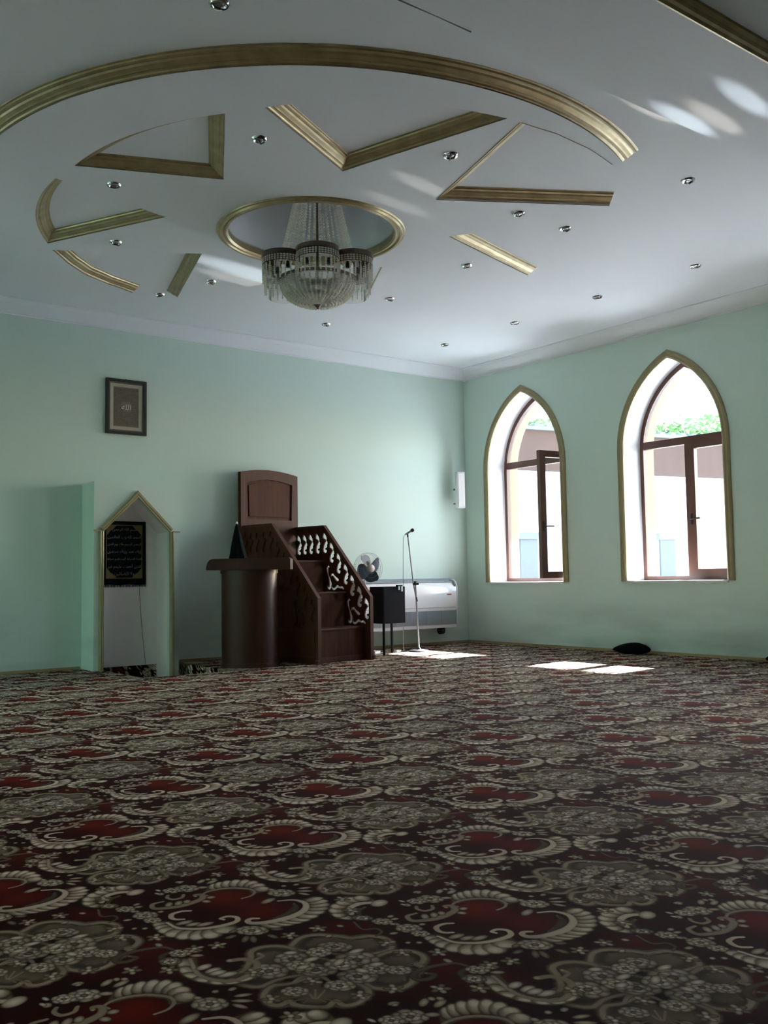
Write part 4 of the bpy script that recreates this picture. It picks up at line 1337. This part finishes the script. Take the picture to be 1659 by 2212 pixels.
tag(MB().tube([(-1.880, -.814, 1.598), (-1.895, -.803, 1.56), (-1.900, -.800, 1.3), (-1.905, -.796, .9), (-1.912, -.792, .4), (-1.915, -.79, .03), (-1.90, -.80, .006), (-1.84, -.86, .006)], .0045, 6).build('microphone_cable', M['cable']),
    'thin grey cable hanging straight down from the microphone to the carpet', 'cable')

# ------------------------------------------------------------------ white column speaker near the corner
sp = thing('column_speaker', 'slim white column loudspeaker on a bracket beside the room corner', 'speaker', (-.295, -.20, 2.06), math.radians(-18))
MB().box(-.062, .062, -.05, .05, 0, .555, bev=.008).build('cabinet', M['white_matte'], sp)
MB().box(-.050, .050, -.056, -.049, .02, .535, bev=.003).build('grille_cloth', M['white_plastic'], sp)
for z in (.08, .30):
    MB().tube([(0, .05, z), (-.03, .18, z)], .014, 8).build('bracket', M['cable'], sp)

# ------------------------------------------------------------------ bags and small things on the carpet
def lump(name, label, loc, rotz, lx, ly, lz, seed):
    rnd = random.Random(seed)
    vs, fs = [], []
    nu, nv = 28, 12
    ph = [rnd.uniform(0, 6) for _ in range(6)]
    for j in range(nv + 1):
        t = j / nv
        el = PI * (t - .5)
        for i in range(nu):
            a = 2 * PI * i / nu
            w = 1 + .05 * math.sin(3 * a + ph[0]) + .04 * math.sin(5 * a + ph[1])
            x = lx * math.cos(el) ** .8 * math.cos(a) * w
            y = ly * math.cos(el) ** .8 * math.sin(a) * w
            hgt = 1 + .22 * math.sin(x / lx * 2.2 + ph[2]) + .06 * math.sin(7 * a + ph[3])
            z = lz * (.5 + .5 * math.sin(el)) * (hgt if t > .4 else 1)
            vs.append((x, y, max(0, z)))
    for j in range(nv):
        for i in range(nu):
            fs.append((j * nu + i, j * nu + (i + 1) % nu, (j + 1) * nu + (i + 1) % nu, (j + 1) * nu + i))
    fs.append(tuple(range(nu))); fs.append(tuple(range(nv * nu, (nv + 1) * nu)))
    r = thing(name, label, 'bag', loc, rotz)
    MB().add(vs, fs).build('bag_body', M['cloth_black'], r, smooth=True)
    st = MB().tube([(-lx * .5, 0, lz * .9), (-lx * .2, -ly * .55, lz * 1.0), (lx * .2, -ly * .6, lz * 1.05), (lx * .5, 0, lz * .95)], .008, 6)
    st.build('strap', M['black'], r)
    return r
lump('soft_bag', 'flat black soft bag lying against the window wall below the second window', (-.20, -3.285, 0), PI / 2, .285, .125, .115, 3)
lump('soft_bag', 'black soft bag cut by the right edge of the photo at the window wall', (-.20, -5.40, 0), PI / 2, .24, .12, .09, 8)
ps = thing('power_strip', 'small white socket block on the carpet by the pulpit foot', 'socket', (-2.47, -.905, 0), .4)
MB().box(-.07, .07, -.03, .03, 0, .045, bev=.006).build('housing', M['white_plastic'], ps)
MB().tube([(.07, 0, .02), (.14, .01, .008), (.3, .04, .006), (.45, .14, .006)], .005, 6).build('lead', M['white_matte'], ps)
pa = thing('plug_adapter', 'tiny pale plug lying on the carpet behind the black cabinet', 'plug', (-2.02, -.80, 0), .2)
MB().box(-.05, .05, -.02, .02, 0, .03, bev=.005).build('plug_body', M['white_plastic'], pa)
MB().tube([(.05, 0, .01), (.12, .02, .006), (.2, .06, .005)], .004, 6).build('lead', M['cable'], pa)

# ------------------------------------------------------------------ outside: courtyard, wing opposite, trees, added sun block overhead
MB().box(-45, XL - WT - .002, -40, 45, -.12, -.05).build('ground', M['paving'], kind='structure')
MB().box(-17.4, -17, -30, 30, -.05, 6.0).build('added_green_wall', M['green_tint'], kind='structure')  # unseen wall added to tint the left window light green and dim it
MB().box(WT + .002, 60, -40, 45, -.12, -.05).build('ground', M['paving'], kind='structure')
blocker = root_structure('added_sun_block', (0, 0, 0))
MB().box(WT + .1, 12.8, -30, 2.5, 9.0, 9.12).build('sun_block_slab', M['sun_block'], blocker)  # unseen slab added to cut off the sun beams on the carpet
bl = thing('courtyard_building', 'white single-storey wing with broad brown fascia seen through both windows', 'building', (7.1, 6.0, 0), math.atan2(4.6 - 6.0, 14.0 - 7.1))
BH0, BH1 = 3.72, 4.80
MB().box(-6, 16, .25, 2.4, -.05, BH1 - .1).build('wall', M['render'], bl)
MB().box(-6.2, 16.2, 0, .45, BH0, BH1 - .06).build('fascia', M['fascia'], bl)
ev = MB().box(-6.3, 16.3, -.12, .8, BH1 - .06, BH1 + .03)
for k in range(60):
    ev.box(-6.2 + k * .375, -6.2 + k * .375 + .18, -.10, .7, BH1 + .03, BH1 + .10)
ev.build('tiled_eave', M['eave'], bl)
DOORX = (.48, 5.06, 9.4)
for x in DOORX:
    d = MB().box(x - .26, x + .26, .19, .26, 0, 1.95).build('doorway', M['door_grey'], bl)
    MB().box(x - .34, x + .34, .14, .26, 1.95, 2.12).build('door_hood', M['eave'], d)


def foliage(n, fn, size, seed):
    rnd = random.Random(seed)
    mb = MB()
    for _ in range(n):
        p = Vector(fn(rnd))
        a = Vector((rnd.uniform(-1, 1), rnd.uniform(-1, 1), rnd.uniform(-.6, .6))).normalized()
        b = a.cross(Vector((rnd.uniform(-1, 1), rnd.uniform(-1, 1), rnd.uniform(-1, 1)))).normalized()
        s = size * rnd.uniform(.6, 1.3)
        mb.add([p - a * s, p + b * s * .45, p + a * s, p - b * s * .45], [(0, 1, 2, 3)])
    return mb
vine = thing('roof_vine', 'leafy green creeper spilling over the roof edge of the courtyard wing', 'plant', (12.6, 5.6, BH1))
def vp(r):
    x = r.uniform(-1.8, 3.2)
    return (x, r.gauss(0, .25), .05 + abs(r.gauss(0, .22)) + .10 * math.sin(x * 2.3) + (.35 * max(0, x - 1.2)) * r.random())
foliage(1500, vp, .085, 4).build('foliage', M['leaf'], vine, kind='stuff')
MB().tube([(-1.8, 0, .02), (0, .05, .08), (1.5, 0, .1), (3.2, .05, .12)], .03, 6).build('stem', M['bark'], vine)
v2 = thing('roof_plant', 'pale leafy plant on the wing roof edge, seen through the window with the open sash', 'plant', (7.75, 6.25, BH1))
foliage(420, lambda r: (r.uniform(-.7, 1.0), r.gauss(0, .2), .06 + abs(r.gauss(0, .12))), .075, 21).build('foliage', M['leaf'], v2, kind='stuff')
MB().tube([(-.7, 0, .02), (.2, .03, .06), (1.0, 0, .03)], .02, 6).build('stem', M['bark'], v2)
tr = thing('tree', 'green tree standing behind the courtyard wing, its crown just over the roof', 'tree', (19.7, 8.4, 0))
def crown(r):
    v = Vector((r.gauss(0, 1), r.gauss(0, 1), r.gauss(0, 1))).normalized() * (r.random() ** .4)
    return (v.x * 2.2, v.y * 2.2, 5.3 + v.z * 1.35)
foliage(2500, crown, .14, 9).build('foliage', M['leaf'], tr, kind='stuff')
MB().tube([(0, 0, -.05), (.1, .05, 2), (0, 0, 4.6)], .16, 10, r2=.08).build('trunk', M['bark'], tr, smooth=True)
